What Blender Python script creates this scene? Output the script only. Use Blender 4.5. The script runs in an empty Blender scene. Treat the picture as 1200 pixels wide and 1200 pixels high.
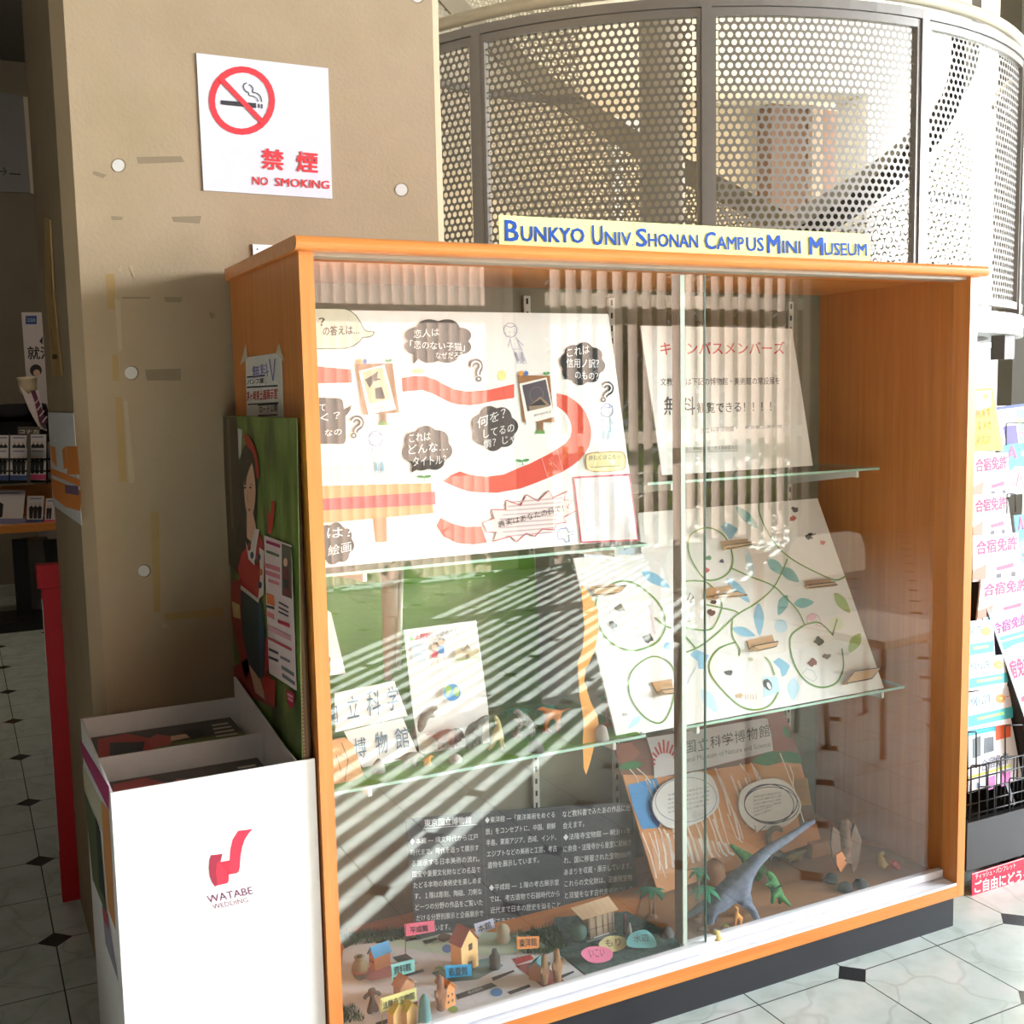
import bpy, bmesh, math, random
from mathutils import Vector, Matrix
from mathutils.geometry import tessellate_polygon
random.seed(7)
S = bpy.context.scene
COL = S.collection
# ---------------------------------------------------------------- camera, world, lights
FPX, YAW, PITCH, ROLL = 1298.594, 0.46333, 0.10794, -0.02096
CAM = Vector((-0.55785, -1.9314, 1.51684))
FZ = 0.118                                             # floor level
_f = Vector((math.sin(YAW)*math.cos(PITCH), math.cos(YAW)*math.cos(PITCH), -math.sin(PITCH)))
_r = Vector((math.cos(YAW), -math.sin(YAW), 0)); _u = _r.cross(_f)
_R = _r*math.cos(ROLL) + _u*math.sin(ROLL); _U = -_r*math.sin(ROLL) + _u*math.cos(ROLL)
cd = bpy.data.cameras.new('camera'); cam = bpy.data.objects.new('camera', cd); COL.objects.link(cam)
cd.sensor_width = 36; cd.lens = FPX/1200*36; cd.clip_start = .02; cd.clip_end = 200
mw = Matrix((_R, _U, -_f)).transposed().to_4x4(); mw.translation = CAM; cam.matrix_world = mw
S.camera = cam
S.view_settings.view_transform = 'Standard'; S.view_settings.look = 'None'
S.view_settings.gamma = 1; S.view_settings.use_curve_mapping = False
S.view_settings.exposure = 0.15
W = bpy.data.worlds.new('world'); S.world = W; W.use_nodes = True
bg = W.node_tree.nodes['Background']; bg.inputs[0].default_value = (.93, .96, 1, 1); bg.inputs[1].default_value = 1.1
def lamp(kind, name, loc, energy, color=(1, 1, 1), size=None, aim=None, ang=None):
    l = bpy.data.lights.new(name, kind); l.energy = energy; l.color = color
    o = bpy.data.objects.new(name, l); COL.objects.link(o); o.location = loc
    if kind == 'AREA': l.shape = 'RECTANGLE'; l.size, l.size_y = size
    if ang: l.angle = ang
    if aim is not None: o.rotation_euler = Vector(aim).to_track_quat('-Z', 'Y').to_euler()
    return o
lamp('SUN', 'sun', (8, -9, 6), 70, (1, .975, .93), aim=(-.76, .656, -.385), ang=math.radians(.12))
lamp('AREA', 'added_key_front', (8.75, -3.45, 2.7), 345, (.90, .955, 1), (4.0, 2.5), (-1, .44, -.17)).data.spread = math.radians(70)  # added key lamp in front of a solid wall; no window is built there
lamp('AREA', 'added_light_right', (8.8, 3.0, 2.5), 110, (.96, .98, 1), (3.6, 2.8), (-1, .22, -.08))  # added area lamp brightening stair guard and rack from the right
lamp('AREA', 'added_light_stair', (9.0, 5.0, 2.6), 430, (1, .98, .95), (2.4, 2.6), (-1, .04, .14))  # added area lamp to brighten the back wall and stair ceiling
lamp('AREA', 'added_light_hall', (-.6, 4.0, 3.9), 30, (1, .84, .64), (1.2, 1.2), (0, .9, -1))  # unseen lamp added to lift the hall wall and leaflets

# ---------------------------------------------------------------- photo pixel -> point of the place
def ray(u, v): return ((u-600)/FPX)*_R - ((v-600)/FPX)*_U + _f
def on(u, v, n, d):
    D = ray(u, v); n = Vector(n); return CAM + D*((d - CAM.dot(n))/D.dot(n))
def PX(u, v, x): return on(u, v, (1, 0, 0), x)
def PY(u, v, y): return on(u, v, (0, 1, 0), y)
def PZ(u, v, z): return on(u, v, (0, 0, 1), z)

# ---------------------------------------------------------------- materials
def lin(c): return tuple(((x/255)/12.92 if x/255 <= .04045 else ((x/255+.055)/1.055)**2.4) for x in c) + (1,)
_mats = {}
class NT:
    def __init__(s, m): s.t = m.node_tree; s.n = s.t.nodes; s.b = s.n.get('Principled BSDF')
    def add(s, typ, **k):
        n = s.n.new(typ)
        for a, v in k.items(): setattr(n, a, v)
        return n
    def link(s, a, b): s.t.links.new(a, b)
    def math(s, op, a, b=None, c=None):
        n = s.add('ShaderNodeMath', operation=op)
        for i, x in enumerate((a, b, c)):
            if x is None: continue
            if isinstance(x, (int, float)): n.inputs[i].default_value = x
            else: s.link(x, n.inputs[i])
        return n.outputs[0]
    def mix(s, f, a, b):
        n = s.add('ShaderNodeMix', data_type='RGBA')
        for i, x in ((0, f), (6, a), (7, b)):
            if isinstance(x, (int, float, tuple)): n.inputs[i].default_value = x
            else: s.link(x, n.inputs[i])
        return n.outputs[2]
    def noise(s, scale, vec=None, detail=3, rough=.55):
        n = s.add('ShaderNodeTexNoise'); n.inputs['Scale'].default_value = scale
        n.inputs['Detail'].default_value = detail; n.inputs['Roughness'].default_value = rough
        if vec is not None: s.link(vec, n.inputs['Vector'])
        return n.outputs[0]
    def ramp(s, f, stops):
        n = s.add('ShaderNodeValToRGB'); e = n.color_ramp.elements
        while len(e) < len(stops): e.new(.5)
        for i, (p, c) in enumerate(stops): e[i].position = p; e[i].color = c
        s.link(f, n.inputs[0]); return n.outputs[0]
    def pos(s, scale=(1, 1, 1)):
        g = s.add('ShaderNodeNewGeometry'); m = s.add('ShaderNodeMapping'); m.inputs['Scale'].default_value = scale
        s.link(g.outputs['Position'], m.inputs['Vector']); return m.outputs[0]
def newmat(name):
    m = bpy.data.materials.new(name); m.use_nodes = True; return m, NT(m)
def P(r, g, b, rough=.6, metal=0, var=.06):
    """a plain painted / printed / moulded material with slight unevenness"""
    k = (r, g, b, rough, metal, var)
    if k not in _mats:
        m, t = newmat('paint'); c = lin((r, g, b))
        f = t.noise(35, t.pos(), 2)
        t.link(t.mix(f, tuple(min(1, x*(1-var)) for x in c[:3])+(1,), tuple(min(1, x*(1+var)) for x in c[:3])+(1,)), t.b.inputs['Base Color'])
        t.b.inputs['Roughness'].default_value = rough; t.b.inputs['Metallic'].default_value = metal
        _mats[k] = m
    return _mats[k]
def wood(name, c1, c2, scale, rough=.4):
    m, t = newmat(name)
    n = t.noise(1, t.pos(scale), 6, .65)
    t.link(t.ramp(n, [(.3, lin(c1)), (.7, lin(c2))]), t.b.inputs['Base Color'])
    t.b.inputs['Roughness'].default_value = rough; return m
M_WOODV = wood('beech_laminate_upright', (207, 122, 56), (226, 146, 76), (60, 60, 2.2))
M_WOODH = wood('beech_laminate_lengthwise', (212, 124, 56), (230, 148, 76), (2.2, 60, 60), .3)
M_DESK = wood('desk_wood', (196, 120, 50), (214, 140, 66), (2, 20, 20))
M_BAMBOO = wood('old_wood', (176, 140, 84), (206, 170, 112), (30, 30, 3))
def concrete():
    m, t = newmat('concrete'); p = t.pos()
    n1 = t.noise(1.7, p, 5, .6); n2 = t.noise(14, p, 6, .7); n3 = t.noise(120, p, 2)
    a = t.ramp(n1, [(.3, lin((150, 129, 100))), (.55, lin((165, 144, 116))), (.75, lin((156, 137, 104)))])
    b = t.mix(t.math('MULTIPLY', t.ramp(n2, [(.42, (0, 0, 0, 1)), (.68, (1, 1, 1, 1))]), .35), a, lin((170, 146, 112)))
    t.link(b, t.b.inputs['Base Color']); t.b.inputs['Roughness'].default_value = .75
    bp = t.add('ShaderNodeBump'); bp.inputs['Strength'].default_value = .06; bp.inputs['Distance'].default_value = .01
    t.link(n3, bp.inputs['Height']); t.link(bp.outputs[0], t.b.inputs['Normal']); return m
M_CONC = concrete()
def plaster(name, c1, c2, s=3):
    m, t = newmat(name); n = t.noise(s, t.pos(), 5)
    t.link(t.ramp(n, [(.3, lin(c1)), (.7, lin(c2))]), t.b.inputs['Base Color']); t.b.inputs['Roughness'].default_value = .8; return m
def tiles():
    m, t = newmat('marble_tiles'); A, TX, TY = .2805, 1.551, -.038
    sp = t.add('ShaderNodeSeparateXYZ'); g = t.add('ShaderNodeNewGeometry'); t.link(g.outputs['Position'], sp.inputs[0])
    def cell(o, off):
        u = t.math('DIVIDE', t.math('SUBTRACT', o, off), A); r = t.math('ROUND', u)
        return r, t.math('ABSOLUTE', t.math('SUBTRACT', u, r))
    rx, fx = cell(sp.outputs[0], TX); ry, fy = cell(sp.outputs[1], TY)
    par = t.math('MODULO', t.math('ABSOLUTE', t.math('ADD', rx, ry)), 2)
    dia = t.math('MULTIPLY', t.math('LESS_THAN', t.math('ADD', fx, fy), .155), t.math('GREATER_THAN', par, .5))
    gr = t.math('LESS_THAN', t.math('MINIMUM', fx, fy), .006)
    p = t.pos(); n = t.noise(2.5, p, 6, .6); n2 = t.noise(9, p, 5, .6)
    base = t.ramp(n2, [(.3, lin((186, 200, 194))), (.55, lin((206, 218, 214))), (.75, lin((218, 220, 220)))])
    mv = t.add('ShaderNodeMapping'); mv.inputs['Scale'].default_value = (1, 1, 1)
    w = t.add('ShaderNodeVectorMath', operation='MULTIPLY_ADD'); cn = t.add('ShaderNodeTexNoise'); cn.inputs['Scale'].default_value = 4; t.link(p, cn.inputs[0])
    t.link(cn.outputs[1], w.inputs[0]); w.inputs[1].default_value = (.35, .35, .35); t.link(p, w.inputs[2])
    vo = t.add('ShaderNodeTexVoronoi', feature='DISTANCE_TO_EDGE'); vo.inputs['Scale'].default_value = 5; t.link(w.outputs[0], vo.inputs['Vector'])
    vein = t.ramp(vo.outputs['Distance'], [(0, (1, 1, 1, 1)), (.035, (0, 0, 0, 1))])
    c = t.mix(t.math('MULTIPLY', vein, t.math('MULTIPLY', n, .45)), base, lin((120, 128, 120)))
    c = t.mix(gr, c, lin((60, 62, 60))); c = t.mix(dia, c, lin((34, 34, 36)))
    t.link(c, t.b.inputs['Base Color']); t.b.inputs['Roughness'].default_value = .22
    t.b.inputs['Specular IOR Level'].default_value = .45; return m
M_FLOOR = tiles()
def glass(name, tint, r0=.045):
    m, t = newmat(name); t.n.remove(t.b); out = t.n['Material Output']
    g = t.add('ShaderNodeNewGeometry'); d = t.add('ShaderNodeVectorMath', operation='DOT_PRODUCT')
    t.link(g.outputs['Normal'], d.inputs[0]); t.link(g.outputs['Incoming'], d.inputs[1])
    c = t.math('SUBTRACT', 1, t.math('ABSOLUTE', d.outputs['Value']))
    f = t.math('ADD', t.math('MULTIPLY', t.math('POWER', c, 5), 1-r0), r0)
    tr = t.add('ShaderNodeBsdfTransparent'); tr.inputs[0].default_value = tint
    gl = t.add('ShaderNodeBsdfGlossy'); gl.inputs['Roughness'].default_value = 0
    mx = t.add('ShaderNodeMixShader'); t.link(f, mx.inputs[0]); t.link(tr.outputs[0], mx.inputs[1]); t.link(gl.outputs[0], mx.inputs[2])
    t.link(mx.outputs[0], out.inputs[0]); return m
M_GLASS = glass('clear_glass', (.975, .985, .975, 1), .072)
M_GEDGE = P(176, 214, 196, .15)
def translucent(name, c, amt):
    m, t = newmat(name); out = t.n['Material Output']; t.b.inputs['Base Color'].default_value = lin(c); t.b.inputs['Roughness'].default_value = .8
    tl = t.add('ShaderNodeBsdfTranslucent'); tl.inputs[0].default_value = lin(c)
    mx = t.add('ShaderNodeMixShader'); mx.inputs[0].default_value = amt
    t.link(t.b.outputs[0], mx.inputs[1]); t.link(tl.outputs[0], mx.inputs[2]); t.link(mx.outputs[0], out.inputs[0]); return m
def leafy(name, a, b, s=30):
    m, t = newmat(name); n = t.noise(s, t.pos(), 5, .7)
    t.link(t.ramp(n, [(.35, lin(a)), (.65, lin(b))]), t.b.inputs['Base Color']); t.b.inputs['Roughness'].default_value = .9; return m
M_TURF = leafy('turf', (38, 62, 30), (84, 110, 58), 160)
M_ALU = P(226, 226, 230, .3); M_STEEL = P(150, 148, 146, .35, .3); M_BLACK = P(18, 18, 20, .5)
WHITE = P(238, 238, 238, .7); PAPER = P(242, 241, 238, .75); CARD = P(206, 166, 122, .8)

# ---------------------------------------------------------------- mesh builder
def org(o):
    v = Vector((0, 0, 0))
    while o is not None: v = v + o.location; o = o.parent
    return v
_txt = {}
def text_mesh(s, bold=0):
    k = (s, bold)
    if k not in _txt:
        c = bpy.data.curves.new('t', 'FONT'); c.body = s; c.resolution_u = 2; c.offset = bold
        o = bpy.data.objects.new('t', c); COL.objects.link(o)
        dg = bpy.context.evaluated_depsgraph_get(); e = o.evaluated_get(dg); m = e.to_mesh()
        vs = [(v.co.x, v.co.y) for v in m.vertices]; fs = [tuple(p.vertices) for p in m.polygons]
        e.to_mesh_clear(); bpy.data.objects.remove(o); bpy.data.curves.remove(c)
        xs = [v[0] for v in vs] or [0, 1]; ys = [v[1] for v in vs] or [0, 1]
        _txt[k] = (vs, fs, min(xs), max(xs), min(ys), max(ys))
    return _txt[k]
def smooth_line(pts, n=5, closed=False):
    out = []; N = len(pts); g = (lambda i: pts[i % N]) if closed else (lambda i: pts[max(0, min(N-1, i))])
    for i in range(N if closed else N-1):
        a, b, c, d = g(i-1), g(i), g(i+1), g(i+2)
        for j in range(n):
            t = j/n
            out.append(tuple(.5*(2*b[k]+(c[k]-a[k])*t+(2*a[k]-5*b[k]+4*c[k]-d[k])*t*t+(3*b[k]-a[k]-3*c[k]+d[k])*t**3) for k in range(len(b))))
    if not closed: out.append(tuple(pts[-1]))
    return out
class MB:
    def __init__(s): s.v = []; s.f = []; s.m = []; s.mats = []; s.sm = []
    def mi(s, m):
        if m not in s.mats: s.mats.append(m)
        return s.mats.index(m)
    def add(s, vs, fs, mat, smooth=False):
        o = len(s.v); s.v += [Vector(v) for v in vs]; i = s.mi(mat)
        for f in fs: s.f.append(tuple(x+o for x in f)); s.m.append(i); s.sm.append(smooth)
        return s
    def box(s, lo, hi, mat, rot=0, piv=None):
        (x0, y0, z0), (x1, y1, z1) = lo, hi
        vs = [Vector(v) for v in ((x0,y0,z0),(x1,y0,z0),(x1,y1,z0),(x0,y1,z0),(x0,y0,z1),(x1,y0,z1),(x1,y1,z1),(x0,y1,z1))]
        if rot:
            c = Vector(piv) if piv else (Vector(lo)+Vector(hi))/2; R = Matrix.Rotation(rot, 3, 'Z'); vs = [R@(v-c)+c for v in vs]
        return s.add(vs, [(0,3,2,1),(4,5,6,7),(0,1,5,4),(1,2,6,5),(2,3,7,6),(3,0,4,7)], mat)
    def prism(s, pts, off, mat, side=None):
        """closed polygon (3D points, any planar outline) pushed along off"""
        pts = [Vector(p) for p in pts]; off = Vector(off); n = len(pts)
        tri = [tuple(t) for t in tessellate_polygon([pts])]
        s.add(pts, tri, mat); s.add([p+off for p in pts], [t[::-1] for t in tri], mat)
        return s.add(pts+[p+off for p in pts], [(i, (i+1) % n, (i+1) % n+n, i+n) for i in range(n)], side or mat)
    def tube(s, pts, r, mat, n=8, closed=False, cap=True):
        pts = [Vector(p) for p in pts]; N = len(pts); rs = r if isinstance(r, (list, tuple)) else [r]*N
        vs = []; fs = []; up = None
        for i, p in enumerate(pts):
            a = pts[(i-1) % N] if closed or i else pts[0]; b = pts[(i+1) % N] if closed or i < N-1 else pts[-1]
            d = (b-a).normalized()
            if up is None: up = d.orthogonal().normalized()
            up = (up - d*up.dot(d)).normalized(); w = d.cross(up)
            vs += [p + (up*math.cos(2*math.pi*k/n)+w*math.sin(2*math.pi*k/n))*rs[i] for k in range(n)]
        for i in range(N if closed else N-1):
            j = (i+1) % N
            fs += [(i*n+k, i*n+(k+1) % n, j*n+(k+1) % n, j*n+k) for k in range(n)]
        if cap and not closed: fs += [tuple(range(n))[::-1], tuple((N-1)*n+k for k in range(n))]
        return s.add(vs, fs, mat, True)
    def lathe(s, c, prof, mat, n=20, sx=1, sy=1):
        c = Vector(c); vs = []; fs = []
        for r, z in prof: vs += [c+Vector((r*sx*math.cos(2*math.pi*k/n), r*sy*math.sin(2*math.pi*k/n), z)) for k in range(n)]
        for i in range(len(prof)-1): fs += [(i*n+k, i*n+(k+1) % n, (i+1)*n+(k+1) % n, (i+1)*n+k) for k in range(n)]
        fs += [tuple(range(n))[::-1], tuple((len(prof)-1)*n+k for k in range(n))]
        return s.add(vs, fs, mat, True)
    def build(s, name, parent=None, loc=None):
        me = bpy.data.meshes.new(name)
        if parent is None and loc is None and s.v:
            xs, ys, zs = zip(*s.v); loc = Vector(((min(xs)+max(xs))/2, (min(ys)+max(ys))/2, min(zs)))
        o0 = Vector(loc) if loc is not None else org(parent)
        me.from_pydata([tuple(v-o0) for v in s.v], [], s.f)
        for m in s.mats: me.materials.append(m)
        me.polygons.foreach_set('material_index', s.m); me.polygons.foreach_set('use_smooth', s.sm); me.update()
        o = bpy.data.objects.new(name, me); COL.objects.link(o)
        if parent is not None: o.parent = parent
        else: o.location = o0
        return o
class Art(MB):
    """flat work on a plane: everything is given in photo pixels that fall on that plane"""
    def __init__(s, p0, ex, ey, lay=.0004):
        super().__init__(); s.p0 = Vector(p0); s.ex = Vector(ex).normalized(); s.ey = Vector(ey); s.ey = (s.ey-s.ex*s.ey.dot(s.ex)).normalized()
        s.n = s.ex.cross(s.ey); s.lay = lay; s.k = 1
    def sub(s): a = Art(s.p0, s.ex, s.ey, s.lay); return a
    def at(s, u, v): d = on(u, v, s.n, s.p0.dot(s.n))-s.p0; return (d.dot(s.ex), d.dot(s.ey))
    def w(s, q, h=0): return s.p0+s.ex*q[0]+s.ey*q[1]+s.n*h
    def h(s, lay):
        if lay is None: s.k += 1; lay = s.k
        return lay*s.lay
    def lp(s, q, mat, lay=None):
        h = s.h(lay); pts = [Vector((a, b, 0)) for a, b in q]
        if len(q) < 3: return s
        s.add([s.w(a, h) for a in q], [tuple(t) for t in tessellate_polygon([pts])], mat); return s
    def poly(s, px, mat, lay=None, sm=0):
        if sm: px = smooth_line(px, sm, True)
        return s.lp([s.at(*p) for p in px], mat, lay)
    def ell(s, u, v, ru, rv, mat, lay=None, rot=0, n=24):
        c, q = math.cos(rot), math.sin(rot)
        return s.poly([(u+ru*math.cos(a)*c-rv*math.sin(a)*q, v+ru*math.cos(a)*q+rv*math.sin(a)*c) for a in (2*math.pi*i/n for i in range(n))], mat, lay)
    def ring(s, u, v, ru, rv, wd, mat, lay=None, rot=0):
        c, q = math.cos(rot), math.sin(rot)
        return s.line([(u+ru*math.cos(a)*c-rv*math.sin(a)*q, v+ru*math.cos(a)*q+rv*math.sin(a)*c) for a in (2*math.pi*i/28 for i in range(28))], wd, mat, lay, closed=True)
    def line(s, px, wd, mat, lay=None, closed=False, sm=0):
        """ribbon; wd in photo pixels (about)"""
        if sm: px = smooth_line(px, sm, closed)
        q = [Vector(s.at(*p)) for p in px]; N = len(q); h = s.h(lay)
        a0 = Vector(s.at(*px[0])); a1 = Vector(s.at(px[0][0]+1, px[0][1])); a2 = Vector(s.at(px[0][0], px[0][1]+1))
        hw = wd*((a1-a0).length+(a2-a0).length)/4
        L = []; R = []
        for i in range(N):
            a = q[(i-1) % N] if closed or i else q[0]; b = q[(i+1) % N] if closed or i < N-1 else q[-1]
            d = b-a; d = d.normalized() if d.length > 1e-9 else Vector((1, 0)); nn = Vector((-d.y, d.x))*hw
            L.append(q[i]+nn); R.append(q[i]-nn)
        vs = [s.w(p, h) for p in L]+[s.w(p, h) for p in R]
        s.add(vs, [(i, N+i, N+(i+1) % N, (i+1) % N) for i in range(N if closed else N-1)], mat); return s
    def text(s, t, bl, br, tl, mat, lay=None, bold=0):
        vs, fs, x0, x1, y0, y1 = text_mesh(t)
        b, r, l = Vector(s.at(*bl)), Vector(s.at(*br)), Vector(s.at(*tl)); h = s.h(lay); o = bold*.75
        for i, (dx, dy) in enumerate(((-o, -o), (o, -o), (-o, o), (o, o)) if bold else ((0, 0),)):
            s.add([s.w(b+(r-b)*((x+dx-x0)/(x1-x0))+(l-b)*((y+dy-y0)/(y1-y0)), h+i*.00008) for x, y in vs], fs, mat)
        return s
    def slab(s, px, th, mat, side=None, local=False, h=0):
        q = px if local else [s.at(*p) for p in px]
        return s.prism([s.w(a, h) for a in q], s.n*(-th), mat, side)
    def cloud(s, u0, v0, u1, v1, mat, nb=9, lay=None, seed=0):
        cu, cv, ru, rv = (u0+u1)/2, (v0+v1)/2, (u1-u0)/2, (v1-v0)/2; r = random.Random(seed); q = []
        for i in range(nb*8):
            a = 2*math.pi*i/(nb*8); b = .86+.14*abs(math.sin(nb*a/2+seed)); q.append((cu+ru*b*math.cos(a), cv+rv*b*math.sin(a)))
        return s.poly(q, mat, lay)
def tag(o, label, cat, group=None, kind=None):
    o['label'] = label; o['category'] = cat
    if group: o['group'] = group
    if kind: o['kind'] = kind
    return o
def thing(name, loc, label, cat, group=None):
    o = bpy.data.objects.new(name, None); COL.objects.link(o); o.location = loc; o.empty_display_size = .05
    return tag(o, label, cat, group)
def struct(o): o['kind'] = 'structure'; return o
def part_label(o, l): o['label'] = l; return o
def grown(name, nodes, edges, mats, parent=None, lvl=2, pick=None, loc=None):
    """one continuous body: nodes are (point, radius), skinned and subdivided"""
    k = 40.0; c = sum((Vector(p) for p, r in nodes), Vector())/len(nodes)
    me = bpy.data.meshes.new('skel'); me.from_pydata([tuple((Vector(p)-c)*k) for p, r in nodes], edges, [])
    o = bpy.data.objects.new('skel', me); COL.objects.link(o)
    o.modifiers.new('skin', 'SKIN')
    if not me.skin_vertices: me.attributes.new('skin', 'FLOAT', 'POINT')
    for i, (p, r) in enumerate(nodes):
        d = me.skin_vertices[0].data[i]; d.radius = (r*k, r*k); d.use_root = (i == 0)
    sb = o.modifiers.new('sub', 'SUBSURF'); sb.levels = lvl; sb.render_levels = lvl
    dg = bpy.context.evaluated_depsgraph_get(); e = o.evaluated_get(dg); m = e.to_mesh()
    vs = [v.co/k+c for v in m.vertices]; fs = [tuple(p.vertices) for p in m.polygons]; e.to_mesh_clear(); bpy.data.objects.remove(o)
    b = MB()
    if pick is None: b.add(vs, fs, mats, True)
    else:
        for f in fs:
            cc = sum((vs[i] for i in f), Vector())/len(f); i = b.mi(mats[pick(cc)]); b.f.append(f); b.m.append(i); b.sm.append(True)
        b.v = list(vs)
    return b.build(name, parent, loc)

# ================================================================ the setting
def slabobj(name, lo, hi, mat): return struct(MB().box(lo, hi, mat).build(name))
slabobj('floor', (-6, -6.2, FZ-.1), (14, 9, FZ), M_FLOOR)
M_CEIL = P(132, 128, 122, .9); M_WALLG = plaster('grey_plaster', (120, 112, 100), (132, 122, 108)); M_WALLB = plaster('beige_render', (206, 188, 158), (220, 204, 176))
slabobj('ceiling', (-6, -6.2, 4.05), (14, 1.6, 4.2), M_CEIL); slabobj('ceiling_hall', (-6, 1.6, 4.05), (.6, 9, 4.2), M_CEIL); slabobj('ceiling_stair', (.6, 1.6, 4.05), (14, 9, 4.2), P(232, 222, 200, .9))
slabobj('wall_light_block', (.40, 1.3, FZ), (.5, 7.4, 4.05), M_WALLG)  # unseen wall added to keep light from the right out of the hall
slabobj('wall_left', (-2.3, -6.2, FZ), (-2.2, 9, 4.05), P(62, 54, 46, .85))  # unseen; set closer and dark to cut light coming from the left
slabobj('wall_hall', (-6, 7.4, FZ), (1.2, 7.5, 4.05), M_WALLG)
slabobj('wall_back', (1.2, 6.4, FZ), (6.2, 6.6, 4.05), M_WALLB)
slabobj('wall_partition', (6.2, 6.2, FZ), (7.2, 6.4, 4.05), P(150, 120, 104, .7))
slabobj('wall_right', (10.2, -6.2, FZ), (10.3, 4.2, 4.05), P(120, 100, 84, .8))  # unseen wall added to block the sun on this side
slabobj('wall_front', (-6, -5.95, FZ), (1.2, -5.8, 4.05), P(110, 96, 82, .8))
slabobj('wall_front', (6.4, -5.95, FZ), (10.2, -5.8, 4.05), P(110, 88, 70, .8))
slabobj('wall_lintel', (1.2, -5.95, 3.25), (6.4, -5.8, 4.05), P(150, 140, 128, .8))
slabobj('trim_mullion', (3.36, -5.9, FZ), (3.62, -5.72, 3.25), P(84, 70, 58, .7))
for z in (1.06, 2.2): slabobj('window_1_transom', (1.2, -5.93, z), (6.4, -5.88, z+.1), P(240, 238, 232, .5))
# bright glazing far right behind the stair
b = MB()
for x in (7.2, 8.0, 8.9, 9.9, 11): b.box((x, 6.3, FZ), (x+.06, 6.38, 4.05), P(232, 232, 232, .4))
b.box((7.2, 6.3, 2.6), (11, 6.38, 2.68), P(232, 232, 232, .4)); struct(b.build('window_2'))
slabobj('exterior_wall', (5, 9.5, FZ), (18, 9.7, 4), P(238, 236, 232, .8))
# vertical blinds of the window that the showcase glass mirrors
M_BLIND = translucent('blind_fabric', (222, 200, 186), .3)
def blinds(x0, x1, ang, label, pitch, hw):
    b = MB(); x = x0; c, s = math.sin(ang)*.052, math.cos(ang)*.052
    while x < x1:
        a = ang + random.uniform(-.03, .03); c, s = math.sin(a)*hw, math.cos(a)*hw
        nx, ny = math.cos(a)*.011, math.sin(a)*.011
        q = [(x+c*t+nx*(1-t*t), -5.66-s*t+ny*(1-t*t)) for t in (-1, -.66, -.33, 0, .33, .66, 1)]
        b.add([(px, py, zz) for px, py in q for zz in (FZ+.03, 3.2)], [(2*i, 2*i+2, 2*i+3, 2*i+1) for i in range(6)], M_BLIND); x += pitch
    b.box((x0-.05, -5.69, 3.2), (x1+.02, -5.63, 3.25), M_ALU)
    tag(b.build('vertical_blind'), label, 'blind', 'blinds mirrored in the showcase glass')
blinds(1.24, 3.34, math.radians(82), 'nearly closed pale vertical blind mirrored above the quiz board', .088, .05)
blinds(3.68, 6.36, math.radians(76), 'half open pale vertical blind with greenery between slats, mirrored beside white poster', .142, .056)
def hedge(name, n, ys, hs, q0, q1, cols, label):
    r = random.Random(n); v = []; f = []
    for i in range(n):
        x = r.uniform(-2, 16); y = r.uniform(*ys); z = FZ + r.uniform(0, 1)**.8*r.uniform(*hs); q = r.uniform(q0, q1)
        d1 = Vector((r.gauss(0, 1), r.gauss(0, 1), r.gauss(0, 1))).normalized(); d2 = d1.orthogonal().normalized(); c = Vector((x, y, z)); o = len(v)
        v += [c-d1*q, c+d2*q*.45, c+d1*q, c-d2*q*.45]; f.append((o, o+1, o+2, o+3))
    b = MB(); b.add(v, f, leafy('hedge_leaves', *cols, 3)); tag(b.build(name), label, 'hedge', kind='stuff')
hedge('hedge_foliage', 4200, (-8.0, -6.9), (.9, 1.2), .04, .1, ((70, 96, 40), (150, 176, 84)), 'green hedge outside the window, mirrored between blind slats')
hedge('tree_line_foliage', 7000, (-15.6, -13.6), (3.9, 4.8), .12, .3, ((64, 58, 40), (120, 112, 70)), 'dark tree line beyond the hedge, mirrored between blind slats')
slabobj('ground_outside', (-6, -18, FZ-.12), (18, -6.2, FZ-.05), leafy('ground', (120, 116, 96), (150, 144, 124), 5))

# pillar
def pillar():
    x0, x1, y0, y1, c = -.33, .532, .56, 1.3, .026
    b = Art((x0, y0, FZ), (1, 0, 0), (0, 0, 1), .0003)
    ring = [(x0+c, y0), (x1-c, y0), (x1, y0+c), (x1, y1), (x0, y1), (x0, y0+c)]
    b.prism([(x, y, FZ) for x, y in ring], (0, 0, 3.93), M_CONC)
    st = P(136, 119, 95, .85); tp = P(164, 134, 84, .7); dk = P(128, 112, 88, .85); lt = P(172, 154, 124, .7)
    for a in ([(160,184),(212,183),(216,190),(162,192)], [(201,254),(236,253),(234,262),(203,260)], [(130,253),(144,254),(143,258),(131,258)],
              [(170,433),(212,432),(212,446),(172,446)], [(143,348),(176,348),(176,350),(143,350)], [(192,348),(214,348),(212,354),(194,354)],
              [(245,365),(252,368),(250,374),(246,372)], [(110,200),(125,205),(121,209),(108,204)]): b.poly(a, st, 1)
    for a in ([(124,321),(134,321),(136,364),(126,362)], [(131,416),(138,416),(140,447),(132,446)], [(135,465),(143,465),(149,565),(139,565)],
              [(176,600),(186,600),(188,718),(180,718)], [(192,719),(262,712),(262,722),(193,727)]): b.poly(a, tp, 2)
    for a in ([(190,730),(200,734),(199,736),(190,735)], [(137,318),(142,310),(143,318)], [(151,312),(155,310),(158,325),(156,325)], [(134,350),(141,352),(143,410),(139,412)], [(145,470),(149,470),(158,566),(151,566)]): b.poly(a, lt, 3)
    for u, v, rr in ((138.5,194,7.2),(470,222.5,7),(153.5,437,7.4),(168.5,669,6.6),(489,-4,7)):
        b.ell(u+1, v, rr+1, rr+1.2, dk, 2); b.ell(u, v, rr, rr, P(200, 196, 188, .6), 4)
    struct(b.build('wall_pillar', loc=(.1, .9, FZ)))
pillar()

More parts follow.
